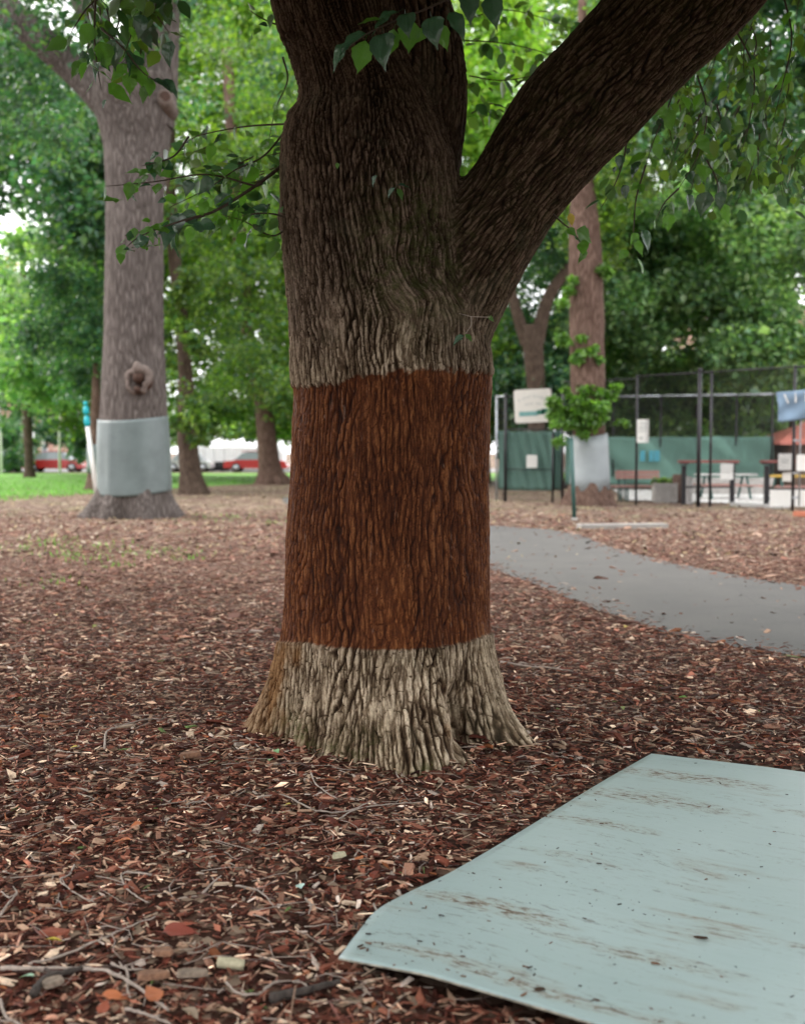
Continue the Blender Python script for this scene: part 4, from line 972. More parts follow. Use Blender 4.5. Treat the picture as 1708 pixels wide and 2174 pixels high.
leaf_cloud('shoots', tr_, [tuple(at(random.gauss(1248, 44), random.gauss(880, 26), YR-.35+random.uniform(-.45, .3)))+(random.uniform(.16, .30),) for _ in range(44)]+
           [tuple(at(random.gauss(1225, 34), random.uniform(745, 860), YR-.5))+(random.uniform(.12, .22),) for _ in range(9)]+[tuple(at(random.uniform(1180, 1300), random.uniform(560, 760), YR-.4))+(.2,) for _ in range(9)], M['leaf'], 8000, .15, [(.12, .24, .05), (.09, .19, .05), (.16, .29, .06)])
# leaning tree beside the left elm
ta_ = far_tree('slim dark elm leaning left, leafy shoots down its trunk, right of the knot hole tree', gnd(408, 1049).y,
    [(1046, 386, 436), (1020, 383, 430), (980, 380, 424), (930, 377, 417), (860, 378, 412), (760, 377, 406), (650, 370, 396), (560, 358, 384), (450, 352, 376), (340, 352, 372), (200, 356, 372), (0, 352, 366), (-100, 350, 362)],
    pxcl(20, 350, 450, 600, 940, 38.4, 39.5, .22, .5)+pxcl(22, 370, 600, 560, 860, 39.5, 43, .5, 1.1)+pxcl(26, 300, 640, 20, 520, 38, 44, .8, 1.5), 17000, .17, G_MID, mat='barkD')
leaf_cloud('shoots', ta_, pxcl(16, 352, 425, 590, 930, 38.2, 38.8, .25, .5)+pxcl(5, 360, 455, 880, 960, 38.2, 38.8, .2, .35)+pxcl(12, 340, 410, 200, 600, 38, 38.8, .25, .5), M['leaf'], 5200, .17, G_MID)
far_tree('brown elm with a pale patch on its trunk, before the parked white truck', gnd(578, 1028).y,
    [(1024, 548, 604), (1000, 549, 597), (960, 547, 590), (900, 543, 582), (860, 540, 576), (820, 532, 566), (770, 522, 552), (700, 512, 540), (600, 500, 530), (450, 490, 520), (300, 480, 505), (100, 470, 492)],
    pxcl(12, 480, 575, 480, 770, 48, 50, .6, 1.0)+pxcl(46, 430, 700, 480, 860, 49, 56, .9, 1.6)+pxcl(30, 420, 720, 60, 480, 49, 56, 1.2, 2.0), 26000, .24, G_MID, mat='barkR')
far_tree('wrapped tree half hidden behind the left elm', gnd(196, 1040).y,
    [(1034, 188, 222), (1000, 188, 220), (940, 189, 218), (880, 192, 214), (820, 195, 212), (770, 198, 208)],
    pxcl(22, 60, 230, 560, 830, 42, 46, .6, 1.2), 8000, .18, G_BLU, mat='barkR', wrap=[(1000, 187, 221), (985, 187, 221), (962, 188, 220), (940, 188.5, 219)])
far_tree('thin dark tree near the street behind the silver car', gnd(64, 1012).y*.97,
    [(1005, 54, 72), (960, 52, 70), (900, 48, 68), (840, 46, 62), (700, 44, 58), (500, 40, 52)],
    pxcl(30, -20, 190, 560, 900, 64, 72, 1.0, 1.9), 9000, .26, G_BLU, mat='barkD')
far_tree('dark forked tree behind the cream sign on the fence', 44,
    [(1044, 1120, 1158), (900, 1120, 1156), (820, 1118, 1156), (760, 1112, 1154), (720, 1106, 1150), (690, 1104, 1146)],
    pxcl(30, 1060, 1230, 480, 800, 46, 50, .9, 1.5)+pxcl(20, 1060, 1250, 300, 560, 42, 49, 1.0, 1.8), 15000, .19, G_BLU, mat='barkD',
    limbs=[([(1118, 730), (1090, 640), (1075, 560), (1060, 480)], [14, 11, 9, 8]), ([(1138, 730), (1160, 640), (1190, 590), (1230, 540)], [16, 13, 12, 9])])
# crowns that fill the distance
def bgtree(label, px, Y, half, y0, y1, n, size, pal, mat='barkD', tw=22, nc=34, rr=(1.0, 2.0), name='park_tree', tpx=None):
    cx0 = px; tp = px if tpx is None else tpx
    by = CY - (F*(math.tan(math.atan2(-CAMZ, Y)+PITCH)))
    return far_tree(label, Y, [(by-2, tp-tw*.4, tp+tw*.4), (by-60, tp-tw*.33, tp+tw*.33), (by-160, tp-tw*.28, tp+tw*.28), (by-300, tp-tw*.2, tp+tw*.2), (y0 if y0 > by-400 else by-500, tp-tw*.08, tp+tw*.08)],
        pxcl(int(nc*1.5), px-half, px+half, y0, y1, Y-6, Y+3, *rr), int(n*1.5), size*1.3, pal, mat=mat, nseg=20, name=name)
bgtree('bright yellow green tree filling the gap left of the main trunk', 470, 58, 200, -80, 560, 24000, .26, G_YEL, tw=20, tpx=662, nc=60, rr=(1.3, 2.3))
bgtree('yellow green tree showing through the fork of the main trunk', 1010, 56, 150, -100, 400, 12000, .26, G_YEL, tw=18, tpx=900, nc=36, rr=(1.3, 2.3))
bgtree('blue green tree along the left edge of the picture', -30, 48, 190, -40, 430, 16000, .22, G_BLU, tw=24, nc=44, rr=(1.1, 1.9))
bgtree('low bluish tree behind the turquoise topped pole', 130, 60, 150, 490, 840, 15000, .24, G_PAL, tw=16, tpx=240, nc=40, rr=(1.1, 1.9))
bgtree('tree with drooping branches behind the leaning elm', 330, 66, 170, 420, 900, 15000, .27, G_MID, tw=20, tpx=300, nc=44, rr=(1.2, 2.0))
bgtree('dense tree just left of the painted band, far off', 640, 68, 110, 560, 900, 9000, .28, G_MID, tw=18, nc=26, rr=(1.2, 2.0))
bgtree('blue green tree inside the court beyond the black fence corner', 1330, 52, 160, 300, 720, 17000, .23, G_PAL, tw=22, tpx=1247, nc=44, rr=(1.1, 1.9))
bgtree('pale blue green tree rising over the tall steel post', 1480, 55, 170, 420, 830, 21000, .23, G_PAL, tw=20, nc=50, rr=(1.0, 1.8))
bgtree('broad tree above the blue banner at the right edge', 1680, 50, 170, 380, 830, 20000, .22, G_PAL, tw=22, nc=50, rr=(1.0, 1.8))
bgtree('shadowy tree high in the upper right corner', 1620, 34, 240, -120, 400, 24000, .17, G_BLU, tw=30, tpx=1800, nc=46, rr=(.8, 1.4))
bgtree('dark tree right of the wrapped elm, high crown', 1390, 44, 150, -100, 330, 12000, .2, G_BLU, tw=22, tpx=1245, nc=34, rr=(1.0, 1.7))
bgtree('lower shrubby tree behind the green court screen', 1560, 66, 240, 760, 930, 13000, .26, G_MID, tw=14, nc=34, rr=(1.0, 1.7))
bgtree('shrubby tree beside the court gate at the far left of the fence', 1035, 52, 60, 660, 960, 8000, .2, G_MID, tw=14, nc=20, rr=(.8, 1.3))
bgtree('low green tree crown right above the white truck', 500, 92, 130, 850, 940, 9000, .30, G_MID, tw=8, nc=26, rr=(1.0, 1.6), tpx=570)
bgtree('leafy mass behind the cream sign', 1130, 50, 70, 780, 900, 7000, .2, G_BLU, tw=8, nc=18, rr=(.8, 1.2), tpx=1136)
bgtree('leafy mass behind the wrapped elm and the notice', 1300, 58, 100, 700, 920, 12000, .22, G_PAL, tw=10, nc=30, rr=(.9, 1.5), tpx=1250)
bgtree('light green shrub row behind the farther fence', 1480, 60, 170, 800, 925, 12000, .24, G_PAL, tw=8, nc=34, rr=(.9, 1.4), tpx=1506)
bgtree('trees past the street at the far left', 90, 100, 160, 780, 960, 9000, .34, G_BLU, tw=8, nc=26, rr=(1.2, 2.2), tpx=240)
bgtree('tree hidden behind the big trunk, left one', 720, 66, 150, 250, 900, 16000, .27, G_MID, tw=20, nc=44, rr=(1.2, 2.0))
bgtree('tree hidden behind the big trunk, right one', 930, 62, 150, 200, 900, 16000, .27, G_PAL, tw=20, nc=44, rr=(1.2, 2.0))
bgtree('blue green tree close behind the fork of the left elm', 190, 44, 90, 250, 520, 9000, .2, G_BLU, tw=10, nc=24, rr=(.9, 1.5), tpx=262)
bgtree('tree turning orange and yellow at the left edge', -5, 70, 42, 560, 800, 3500, .24, G_AUT, tw=8, nc=9, rr=(.9, 1.3), tpx=-60)
bgtree('pale roadside shrub beside the silver car', 210, 74, 46, 900, 975, 3500, .24, G_BLU, tw=6, nc=12, rr=(.6, 1.1), name='shrub')
bgtree('pale shrub at the left edge behind the dark car', 25, 80, 46, 890, 985, 3000, .24, G_BLU, tw=6, nc=12, rr=(.7, 1.2), name='shrub')

# unseen trees added behind and beside the camera to block low sky light
for (x, y, lab) in [(-10, -9, 'unseen elm added behind the camera on the left to block sky light'), (1, -13, 'unseen elm added straight behind the camera to block sky light'), (11, -8, 'unseen elm added behind the camera on the right to block sky light'), (15, 6, 'unseen elm added beyond the right edge of the view to block sky light'), (-15, 8, 'unseen elm added beyond the left edge of the view to block sky light')]:
    t = empty('park_tree', (x, y, 0), lab, 'tree')  # added unseen tree that blocks sky light
    trunk_mesh([(Vector((x, y, -.1)), .55), (Vector((x, y, 1)), .45), (Vector((x+.1, y, 3)), .4), (Vector((x, y+.1, 6)), .3), (Vector((x, y, 9)), .12)], 'trunk', t, M['barkL'], n=40, sub=5, lob=[(0, .3, 20), (120, .3, 20), (240, .3, 20)], z_flare=.9)
    leaf_cloud('crown', t, crown_clumps((x, y, 6.6), 4.6, 3.6, 50, (1.0, 1.6)), M['leaf'], 14000, .34, G_MID)

# ------------------------------------------------------------------ sheet lying on the mulch
def sheet_obj():
    A_ = gnd(1382, 1600, .03); 
    def lift(px, py, z): return gnd(px, py, z)
    left = [A_, lift(1270, 1664, .035), lift(1100, 1768, .035), lift(960, 1850, .035), lift(868, 1894, .035), lift(800, 1932, .045), lift(755, 1985, .05), lift(718, 2034, .065)]
    B_ = left[-1]
    tdir = (lift(1708, 1640, .03)-A_).normalized()
    bdir = (lift(1262, 2174, .085)-B_)
    Wd = 2.15; Dn = A_+tdir*Wd; Cn = B_+bdir.normalized()*Wd
    lv = catmull(left, 6); nvv = len(lv); nu = 60
    # arc-length param
    ds = [0]
    for i in range(1, nvv): ds.append(ds[-1]+(lv[i]-lv[i-1]).length)
    V = []; UV = []
    bott = [B_, lift(900, 2068, .075), lift(1050, 2111, .085), lift(1180, 2149, .085), lift(1262, 2174, .085), Cn]
    bd = [0]
    for i in range(1, len(bott)): bd.append(bd[-1]+(bott[i]-bott[i-1]).length)
    def bot(u):
        s = u*bd[-1]
        for i in range(1, len(bott)):
            if s <= bd[i]+1e-6: return bott[i-1].lerp(bott[i], (s-bd[i-1])/(bd[i]-bd[i-1]))
        return bott[-1]
    for i in range(nvv):
        v = ds[i]/ds[-1]
        for j in range(nu+1):
            u = j/nu
            top = A_.lerp(Dn, u); b = bot(u); rg_ = Dn.lerp(Cn, v)
            p = top*(1-v)+b*v + (lv[i]*(1-u)+rg_*u) - ((A_*(1-u)+Dn*u)*(1-v)+(B_*(1-u)+Cn*u)*v)
            lin = top.lerp(b, v).z
            wv = .012*math.sin(v*7.5+u*2.5)*math.sin(math.pi*min(1, v*1.3))*(1-v**4) + .006*math.sin(u*9+v*3)
            z = .03+(b.z-.03)*max(0, (v-.78)/.22)**1.5+wv*.8*(1-v**8)
            fr = max(0, 1-u*3)
            zz = z*(1-fr)+p.z*fr
            V.append(Vector((p.x, p.y, zz))); UV.append((u*Wd, ds[i]))
    fs = [(i*(nu+1)+j, i*(nu+1)+j+1, (i+1)*(nu+1)+j+1, (i+1)*(nu+1)+j) for i in range(nvv-1) for j in range(nu)]
    me = bpy.data.meshes.new('metal_sheet'); org = A_.copy(); org.z = 0
    me.from_pydata([tuple(v-org) for v in V], [], [f[::-1] for f in fs]); me.update()
    if me.polygons[10].normal.z < 0: me.flip_normals()
    uvl = me.uv_layers.new(name='UVMap')
    for l in me.loops: uvl.data[l.index].uv = UV[l.vertex_index]
    me.polygons.foreach_set('use_smooth', [True]*len(me.polygons)); me.materials.append(M['sheet'])
    o = bpy.data.objects.new('metal_sheet', me); COL.objects.link(o); o.location = org
    sd_ = o.modifiers.new('t', 'SOLIDIFY'); sd_.thickness = .006; sd_.offset = -1; me.materials.append(simple('shaded_underside', (.035, .026, .020), .9, var=.3, scale=10)); me.materials.append(simple('worn_sheet_edge', (.30, .27, .22), .8, var=.4, scale=30)); sd_.material_offset = 1; sd_.material_offset_rim = 2  # underside coloured dark to stand for the shade beneath the lifted edge
    tag(o, 'large pale blue grey sheet with dirt streaks lying on the mulch before the big elm', 'sheet')
    return V, nu, nvv
SV, SNU, SNV = sheet_obj()
# crumbs of bark lying on the sheet
def crumbs():
    n = 420; P = []
    for _ in range(n):
        k = random.random()
        v = random.choice([.22, .30, .42, .66, .82, .90, .93]) + random.gauss(0, .02) if k < .66 else random.random()
        u = random.random()**(1.35 if k < .66 else 1.0)*.95
        if k < .66: v += .03*math.sin(u*8)
        v = min(max(v, 0.01), .985); i = int(v*(SNV-1)); j = int(u*SNU); P.append(SV[i*(SNU+1)+j]+Vector((random.uniform(-.02, .02), random.uniform(-.02, .02), .004)))
    P = np.array([tuple(p) for p in P]); R = rotmat(RNG.random(n)*6.28, RNG.normal(0, .15, n), RNG.normal(0, .15, n)); s = np.exp(RNG.normal(-.2, .65, n))
    V, Fc = scatter(T_CHIP, F_CHIP, P, R, np.stack([.0085*s, .0026*s, .0014*s], 1), .5)
    c = np.array([(.05, .03, .02), (.09, .05, .035), (.03, .02, .018), (.16, .09, .06)])[RNG.integers(0, 4, n)]
    o = mesh_np('bark_crumbs', V, [Fc], M['litter'], smooth=False, face_col=np.repeat(c, 5, 0))
    tag(o, 'crumbs of dark bark and dirt scattered over the pale sheet', 'crumbs', kind='stuff')
crumbs()

# ------------------------------------------------------------------ twigs and special pieces on the mulch
def stick(pix, r, label, mat='twig', z=.03, name='fallen_twig', lift=0, cat='twig'):
    P = [gnd(a, b, z+.012) for a, b in pix]; org = P[0].copy(); org.z = 0
    cv = catmull(P, 5); k = len(cv)
    for i, p in enumerate(cv):
        zz = float(gheight([p.x], [p.y])[0]); p.z = zz+r*.7+.014+lift*math.sin(math.pi*i/(k-1))+random.uniform(-.002, .003)
    m = MB(); m.tube(cv, [r*(1-.45*i/(k-1))*(1+.15*math.sin(i*1.7)) for i in range(k)], 6)
    # a snapped side spur
    q = cv[k//2]; m.tube([q, q+Vector((random.uniform(-1, 1)*.03, random.uniform(-1, 1)*.03, .012))], [r*.6, r*.35], 5)
    m.v = [Vector(v)-org for v in m.v]; o = m.build(name, M[mat], None, True); o.location = org
    return tag(o, label, cat)
for a in [
 ([(0, 2058), (120, 2056), (215, 2060), (270, 2080), (320, 2112), (358, 2136)], .0070, 'long grey twig running along the bottom left of the mulch, thickest of all'),
 ([(266, 2050), (272, 2072), (270, 2092), (276, 2110)], .0042, 'short grey side twig standing off the long twig at bottom left'),
 ([(265, 2134), (300, 2142), (340, 2158), (366, 2172)], .0050, 'pale curved twig at the bottom edge below the long grey one'),
 ([(60, 2048), (130, 2030), (210, 2000), (270, 1975), (330, 1955)], .0040, 'thin brown twig slanting up above the long grey twig'),
 ([(158, 1845), (146, 1868), (128, 1880), (150, 1900), (176, 1915), (200, 1922)], .0038, 'hooked pale twig left of centre in the lower mulch'),
 ([(322, 1872), (262, 1868), (264, 1892), (285, 1910), (315, 1926)], .0038, 'pale twig bent like an elbow, right of the hooked twig'),
 ([(500, 1888), (540, 1895), (565, 1912), (580, 1930)], .0036, 'grey bow shaped twig in the middle of the lower mulch'),
 ([(430, 1905), (455, 1880), (470, 1865)], .0040, 'short upright pale twig beside the bow shaped one'),
 ([(545, 1698), (600, 1694), (640, 1712), (680, 1725), (740, 1722), (790, 1700)], .0045, 'long wavy grey twig below the trunk'),
 ([(720, 1738), (760, 1716), (830, 1706), (900, 1700)], .0035, 'thin twig continuing right of the wavy one under the trunk'),
 ([(0, 1952), (22, 1925), (36, 1905), (20, 1915), (2, 1900)], .0045, 'forked grey twig touching the left edge'),
 ([(0, 2118), (12, 2148), (40, 2166), (60, 2174)], .0050, 'curved twig in the bottom left corner'),
 ([(855, 1662), (842, 1648), (842, 1632), (856, 1622)], .0040, 'small curled twig just right under the trunk', ),
 ([(1062, 1412), (1110, 1418), (1160, 1424), (1215, 1430)], .0080, 'straight pale stick lying right of the trunk near the path'),
 ([(222, 1595), (226, 1560), (250, 1545), (300, 1530), (345, 1526)], .0060, 'dark bent branchlet left of the elm roots'),
 ([(505, 1565), (530, 1578), (550, 1595)], .0048, 'pale curved twig beside the left root of the elm'),
 ([(560, 1548), (566, 1562), (574, 1578)], .0045, 'tiny pale twig touching the left root of the elm'),
 ([(660, 1650), (672, 1672), (700, 1692), (716, 1698)], .0040, 'bent twig under the middle of the trunk'),
 ([(395, 1718), (430, 1712), (450, 1726)], .0035, 'short grey twig in the mulch left of the wavy one'),
 ([(800, 1650), (880, 1672), (960, 1690)], .0030, 'fine reddish twig between trunk and pale sheet', 'twigd'),
 ([(648, 1910), (660, 1922), (655, 1940)], .0036, 'small pale twig left of the curled sheet corner'),
 ([(793, 1908), (800, 1925), (790, 1945), (780, 1956)], .0040, 'white hooked twig at the bend of the sheet edge'),
 ([(845, 1880), (852, 1895), (858, 1900)], .0060, 'white chip like twig against the sheet edge'),
 ([(236, 2046), (262, 2056), (310, 2058)], .0044, 'pale stick lying flat by the side twig at bottom left'),
 ([(560, 2098), (590, 2078), (640, 2080), (655, 2092)], .0042, 'arched pale twig left of the dark stick under the sheet'),
 ([(480, 2082), (500, 2102), (540, 2108), (560, 2100)], .0040, 'pale twig end curling beside the arched one'),
]: stick(*a)
stick([(575, 2120), (620, 2108), (665, 2096), (720, 2078)], .014, 'thick dark stick poking out from under the lifted sheet', 'root', name='stick', cat='stick')
stick([(70, 2110), (95, 2080), (130, 2068), (175, 2058)], .013, 'crooked dark bark stick at lower left', 'root', name='stick', cat='stick')
stick([(938, 1582), (965, 1586), (998, 1600)], .016, 'reddish broken root lying in the fold of the trunk base', 'redroot' if 'redroot' in M else 'cut', name='stick', cat='stick')
def ground_leaf(px, py, size, col, label, yaw=None, me=None, cat='leaf', curl=1):
    key = 'fallen_%.2f_%.2f_%.2f' % col
    if key not in M: M[key] = leafmat(key, usecol=False, base=tuple(c/1.25 for c in col), gloss=.6, trans=.15)
    src = me or random.choice([leaf_mesh(21, .25, .5, .62), leaf_mesh(22, -.15, .3, .55), leaf_mesh(23, .1, .8, .5)]); src.materials.append(M[key])
    o = bpy.data.objects.new('fallen_leaf', src); COL.objects.link(o); g = gnd(px, py, .03); g.z = float(gheight([g.x], [g.y])[0])+.026
    yaw = random.random()*6.28 if yaw is None else yaw
    o.matrix_basis = Matrix.Translation(g) @ Matrix.Rotation(yaw, 4, 'Z') @ Matrix.Rotation(random.uniform(-.25, .25), 4, 'X') @ Matrix.Rotation(random.uniform(-.15, .1), 4, 'Y') @ Matrix.Scale(size, 4)
    return tag(o, label, cat)
OR = (.48, .15, .06); YE = (.50, .38, .06); GR = (.22, .42, .20); TN = (.38, .25, .16)
for a in [(335, 2134, .085, OR, 'biggest orange leaf, curled, at the bottom beside the long twig'), (215, 2124, .080, OR, 'orange leaf shaped like a boomerang at bottom left', .2), (345, 1999, .11, (.33, .07, .045), 'dark red strip of leaf in the lower middle mulch', .1),
 (385, 1992, .07, (.45, .10, .05), 'red brown curled leaf touching the dark red strip', .9), (278, 1806, .065, OR, 'orange leaf in the mulch above the hooked twig'), (302, 1768, .05, OR, 'small orange leaf higher up, by a grey one'), (210, 2160, .06, (.42, .10, .05), 'reddish leaf cut by the bottom edge', 1.4),
 (617, 1722, .035, YE, 'small yellow leaf below the wavy twig'), (100, 2012, .05, YE, 'yellowish leaf near the left edge above the long twig', .1), (120, 1312, .05, YE, 'yellow leaf far out in the mulch at left'), (1330, 1330, .06, YE, 'yellow leaf at the near edge of the path'), (1080, 1190, .06, TN, 'tan leaf lying on the path close to the trunk'),
 (252, 1606, .07, GR, 'pale green leaf left of the trunk foot', .1), (585, 1612, .05, GR, 'light green leaf nearest the trunk foot'), (572, 1632, .04, GR, 'small green leaf below the light green one'), (1457, 1493, .06, (.18, .35, .08), 'bright green leaf right of the trunk above the sheet'), (72, 2085, .045, (.35, .55, .40), 'mint green leaf at lower left under the long twig'),
 (205, 1330, .06, (.20, .22, .04), 'olive leaf far out left of the trunk'), (640, 1902, .05, (.45, .62, .60), 'pale bluish leaf in mulch left of the sheet'), (925, 1642, .05, YE, 'yellow leaf between trunk and the sheet top'), (500, 2060, .01, GR, 'tiny green leaf fragment near the pale cylinder'),
 (1645, 1445, .05, TN, 'tan leaf near the right edge below the path'), (640, 1865, .05, TN, 'tan leaf lying beyond the bow shaped twig'), (1320, 1508, .05, (.30, .36, .10), 'olive green leaf cluster above the sheet'), (55, 1740, .05, TN, 'tan leaf near the left edge halfway down the mulch'),
 (470, 2150, .07, TN, 'crumpled tan leaf at the bottom right of the long twig'), (390, 2150, .07, (.40, .30, .22), 'crumpled pale leaf at the bottom beside the big orange one'), (165, 1600, .04, YE, 'pale yellow leaf left of the bent branchlet')]:
    ground_leaf(*a)
def chip(px, py, l, wd, t, mat, label, yaw, name='wood_chip', rnd=False):
    g = gnd(px, py, .03); g.z = float(gheight([g.x], [g.y])[0])+.026; m = MB()
    if rnd: m.tube([(-l/2, 0, 0), (0, 0, .001), (l/2, 0, 0)], [wd, wd*1.05, wd], 10)
    else:
        a = [(-.5, -.45), (-.3, -.55), (.2, -.5), (.5, -.2), (.46, .3), (.1, .55), (-.35, .45), (-.52, .1)]
        vs = [Vector((x*l, y*wd, -t/2)) for x, y in a]+[Vector((x*l*.9, y*wd*.9, t/2+random.uniform(0, t*.3))) for x, y in a]
        m.add(vs, [tuple(range(7, -1, -1)), tuple(range(8, 16))]+[(i, (i+1) % 8, (i+1) % 8+8, i+8) for i in range(8)])
    o = m.build(name, M[mat], None, rnd); o.location = g; o.rotation_euler = (random.uniform(-.15, .15), random.uniform(-.1, .1), yaw)
    tag(o, label, 'wood chip')
M['palechip'] = simple('pale_wood', (.42, .38, .26), .8, var=.2, scale=50); M['greychip'] = simple('grey_wood', (.22, .165, .125), .85, var=.3, scale=50); M['brnchip'] = simple('brown_bark_piece', (.22, .11, .065), .85, var=.3, scale=50)
chip(490, 2061, .075, .015, .02, 'palechip', 'pale greenish round piece of twig wood at lower left of the sheet', -.05, rnd=True)
chip(410, 2078, .09, .035, .012, 'greychip', 'flat grey brown chip left of the pale round piece', .1)
chip(328, 2082, .09, .04, .014, 'brnchip', 'brown bark piece left of the flat grey chip', .2)
chip(112, 2096, .06, .05, .012, 'greychip', 'grey chip at lower left by the crooked stick', .7)
chip(348, 2038, .055, .04, .012, 'brnchip', 'reddish chip above the bark pieces in the lower left', -.4)
chip(405, 1618, .10, .035, .02, 'brnchip', 'long tan bark piece left of the trunk foot', .1)
chip(720, 1835, .05, .03, .012, 'palechip', 'tan chip in the mulch beside the sheet edge', .3)
chip(620, 1778, .06, .03, .012, 'brnchip', 'brown chip near the middle of the mulch', .9)

def twig_litter():
    m = MB(); rnd = random.Random(3)
    for k in range(900):
        y = 3.0+9*rnd.random()**1.2; x = rnd.uniform(-1, 1)*(.38*y+.4)
        if inside(np.array([x]), np.array([y]), PP)[0] or inside(np.array([x]), np.array([y]), SHP)[0] or math.hypot(x+.08, y-6) < .75: continue
        a = rnd.gauss(0, 1.0); l = rnd.uniform(.05, .20); P = []; px_, py_ = x, y
        for i in range(4):
            z = float(gheight([px_], [py_])[0])+.016+rnd.uniform(0, .008); P.append((px_, py_, z)); a += rnd.gauss(0, .45); px_ += math.cos(a)*l/3; py_ += math.sin(a)*l/3
        r = rnd.uniform(.0008, .0020); m.tube(P, [r, r, r*.9, r*.6], 4)
    o = m.build('twig_litter', M['twig'], None, True); tag(o, 'fine pale broken twigs mixed all through the bark mulch', 'twigs', kind='stuff')
twig_litter()

# ------------------------------------------------------------------ court fence and what is behind it
P1, P2 = at(1072, 1060, 33.9), at(1193, 1060, 33.2)
FA, FB = at(1350, 1066, 31.9), at(1683, 1085, 28.3)
def post(parent, p, h, r, mat='steel', name='post', cap=True):
    m = MB(); m.tube([(p.x, p.y, -.1), (p.x, p.y, h)], r, 10)
    if cap: m.tube([(p.x, p.y, h), (p.x, p.y, h+r*.8), (p.x, p.y, h+r*1.4)], [r*1.25, r*1.1, r*.3], 10)
    return m.build(name, M[mat], parent, True)
def wires(parent, a, b, z0, z1, sp=.065, r=.0042, name='chain_link_mesh', mat='steel'):
    a = Vector((a.x, a.y, 0)); b = Vector((b.x, b.y, 0)); Ld = (b-a).length; u = (b-a)/Ld; Hh = z1-z0; nrm = u.cross(Vector((0, 0, 1))); V = []; Fc = []
    for sgn in (1, -1):
        k = -Hh
        while k < Ld:
            s0, s1 = k, k+Hh; q0, q1 = z0, z1
            if s0 < 0: q0 = z0-s0; s0 = 0
            if s1 > Ld: q1 = z1-(s1-Ld); s1 = Ld
            if s1-s0 > .02:
                if sgn < 0: pa = (s0, z1-(q0-z0)); pb = (s1, z1-(q1-z0))
                else: pa = (s0, q0); pb = (s1, q1)
                A_ = a+u*pa[0]+Vector((0, 0, pa[1])); B_ = a+u*pb[0]+Vector((0, 0, pb[1])); t = (B_-A_).normalized(); e = nrm*r; f = t.cross(nrm)*r; bi = len(V)
                off = nrm*(.003*sgn)
                V += [A_+e*1+off, A_-e*.5+f*.87+off, A_-e*.5-f*.87+off, B_+e+off, B_-e*.5+f*.87+off, B_-e*.5-f*.87+off]
                Fc += [(bi, bi+1, bi+4, bi+3), (bi+1, bi+2, bi+5, bi+4), (bi+2, bi, bi+3, bi+5)]
            k += sp*1.414
    o = mesh_np(name, np.array([tuple(v) for v in V]), [np.array(Fc)], M[mat], parent, smooth=False); o['kind'] = 'stuff'; return o
def rail(parent, a, b, z, r=.022, mat='steel', name='rail'):
    m = MB(); m.tube([(a.x, a.y, z), (b.x, b.y, z)], r, 8); return m.build(name, M[mat], parent, True)
def onfence(px, A=None, B=None):
    A = A or FA; B = B or FB
    # intersection of the pixel column with the fence line
    k = (px-CX)/F; r = ray(px, 1000); k = r[0]/r[1]
    t = (k*A.y-A.x)/((B.x-A.x)-k*(B.y-A.y)); return A.lerp(B, t)
def zat(px, py, Y): return at(px, py, Y).z
fr = empty('court_fence', (FA.x, FA.y, 0), 'tall black chain link fence round the courts at right', 'fence')
HF = 3.55
pp = [(1350, .035), (1482, .055), (1507, .035), (1683, .04), (1900, .04)]
pl = [onfence(x) for x, r in pp]
for (x, r), p in zip(pp, pl): post(fr, p, HF+(.05 if x == 1482 else 0), r)
for i in range(len(pl)-1): rail(fr, pl[i], pl[i+1], HF)
wires(fr, pl[0], pl[1], .05, HF); wires(fr, pl[2], pl[3], .9, HF); wires(fr, pl[3], pl[4], .9, HF)
# latch side gate frame at the right post
gp = onfence(1694); m = MB(); m.tube([(gp.x, gp.y-.1, .15), (gp.x, gp.y-.1, 2.25), (gp.x+.06, gp.y-.12, 2.4), (gp.x+.3, gp.y-.2, 2.45), (gp.x+1.2, gp.y-.5, 2.45)], .022, 8); gf = m.build('gate_frame', M['galv'], fr, True)
for z in (.35, .95, 1.75): mm = MB(); q = onfence(1688); mm.box((q.x, q.y-.06, z), (.16, .06, .05)); mm.build('hinge', M['galv'], fr)
fl = empty('court_gate', (P1.x, P1.y, 0), 'lower chain link gate section hung with green windscreen, left of the wrapped elm', 'gate')
P0 = at(1053, 1058, 34.3); HG = 3.1
Pg = onfence(1173, P1, P2)
post(fl, P0, HG, .03, 'galv'); post(fl, P1, HG+.02, .045); post(fl, P2, HG+.15, .045)
rail(fl, P0, P1, HG, .03, 'galv'); rail(fl, P1, P2, HG-.02, .02); rail(fl, P1, P2, 2.12, .02); rail(fl, P1, Pg, .95, .014)
post(fl, Pg, 2.02, .035, name='gate_post', cap=False)
wires(fl, P1, P2, .05, HG); wires(fl, P0, P1, .05, HG)
wires(fl, P2, FA, .05, HG+.3); rail(fl, P2, FA, HG+.38, .02)
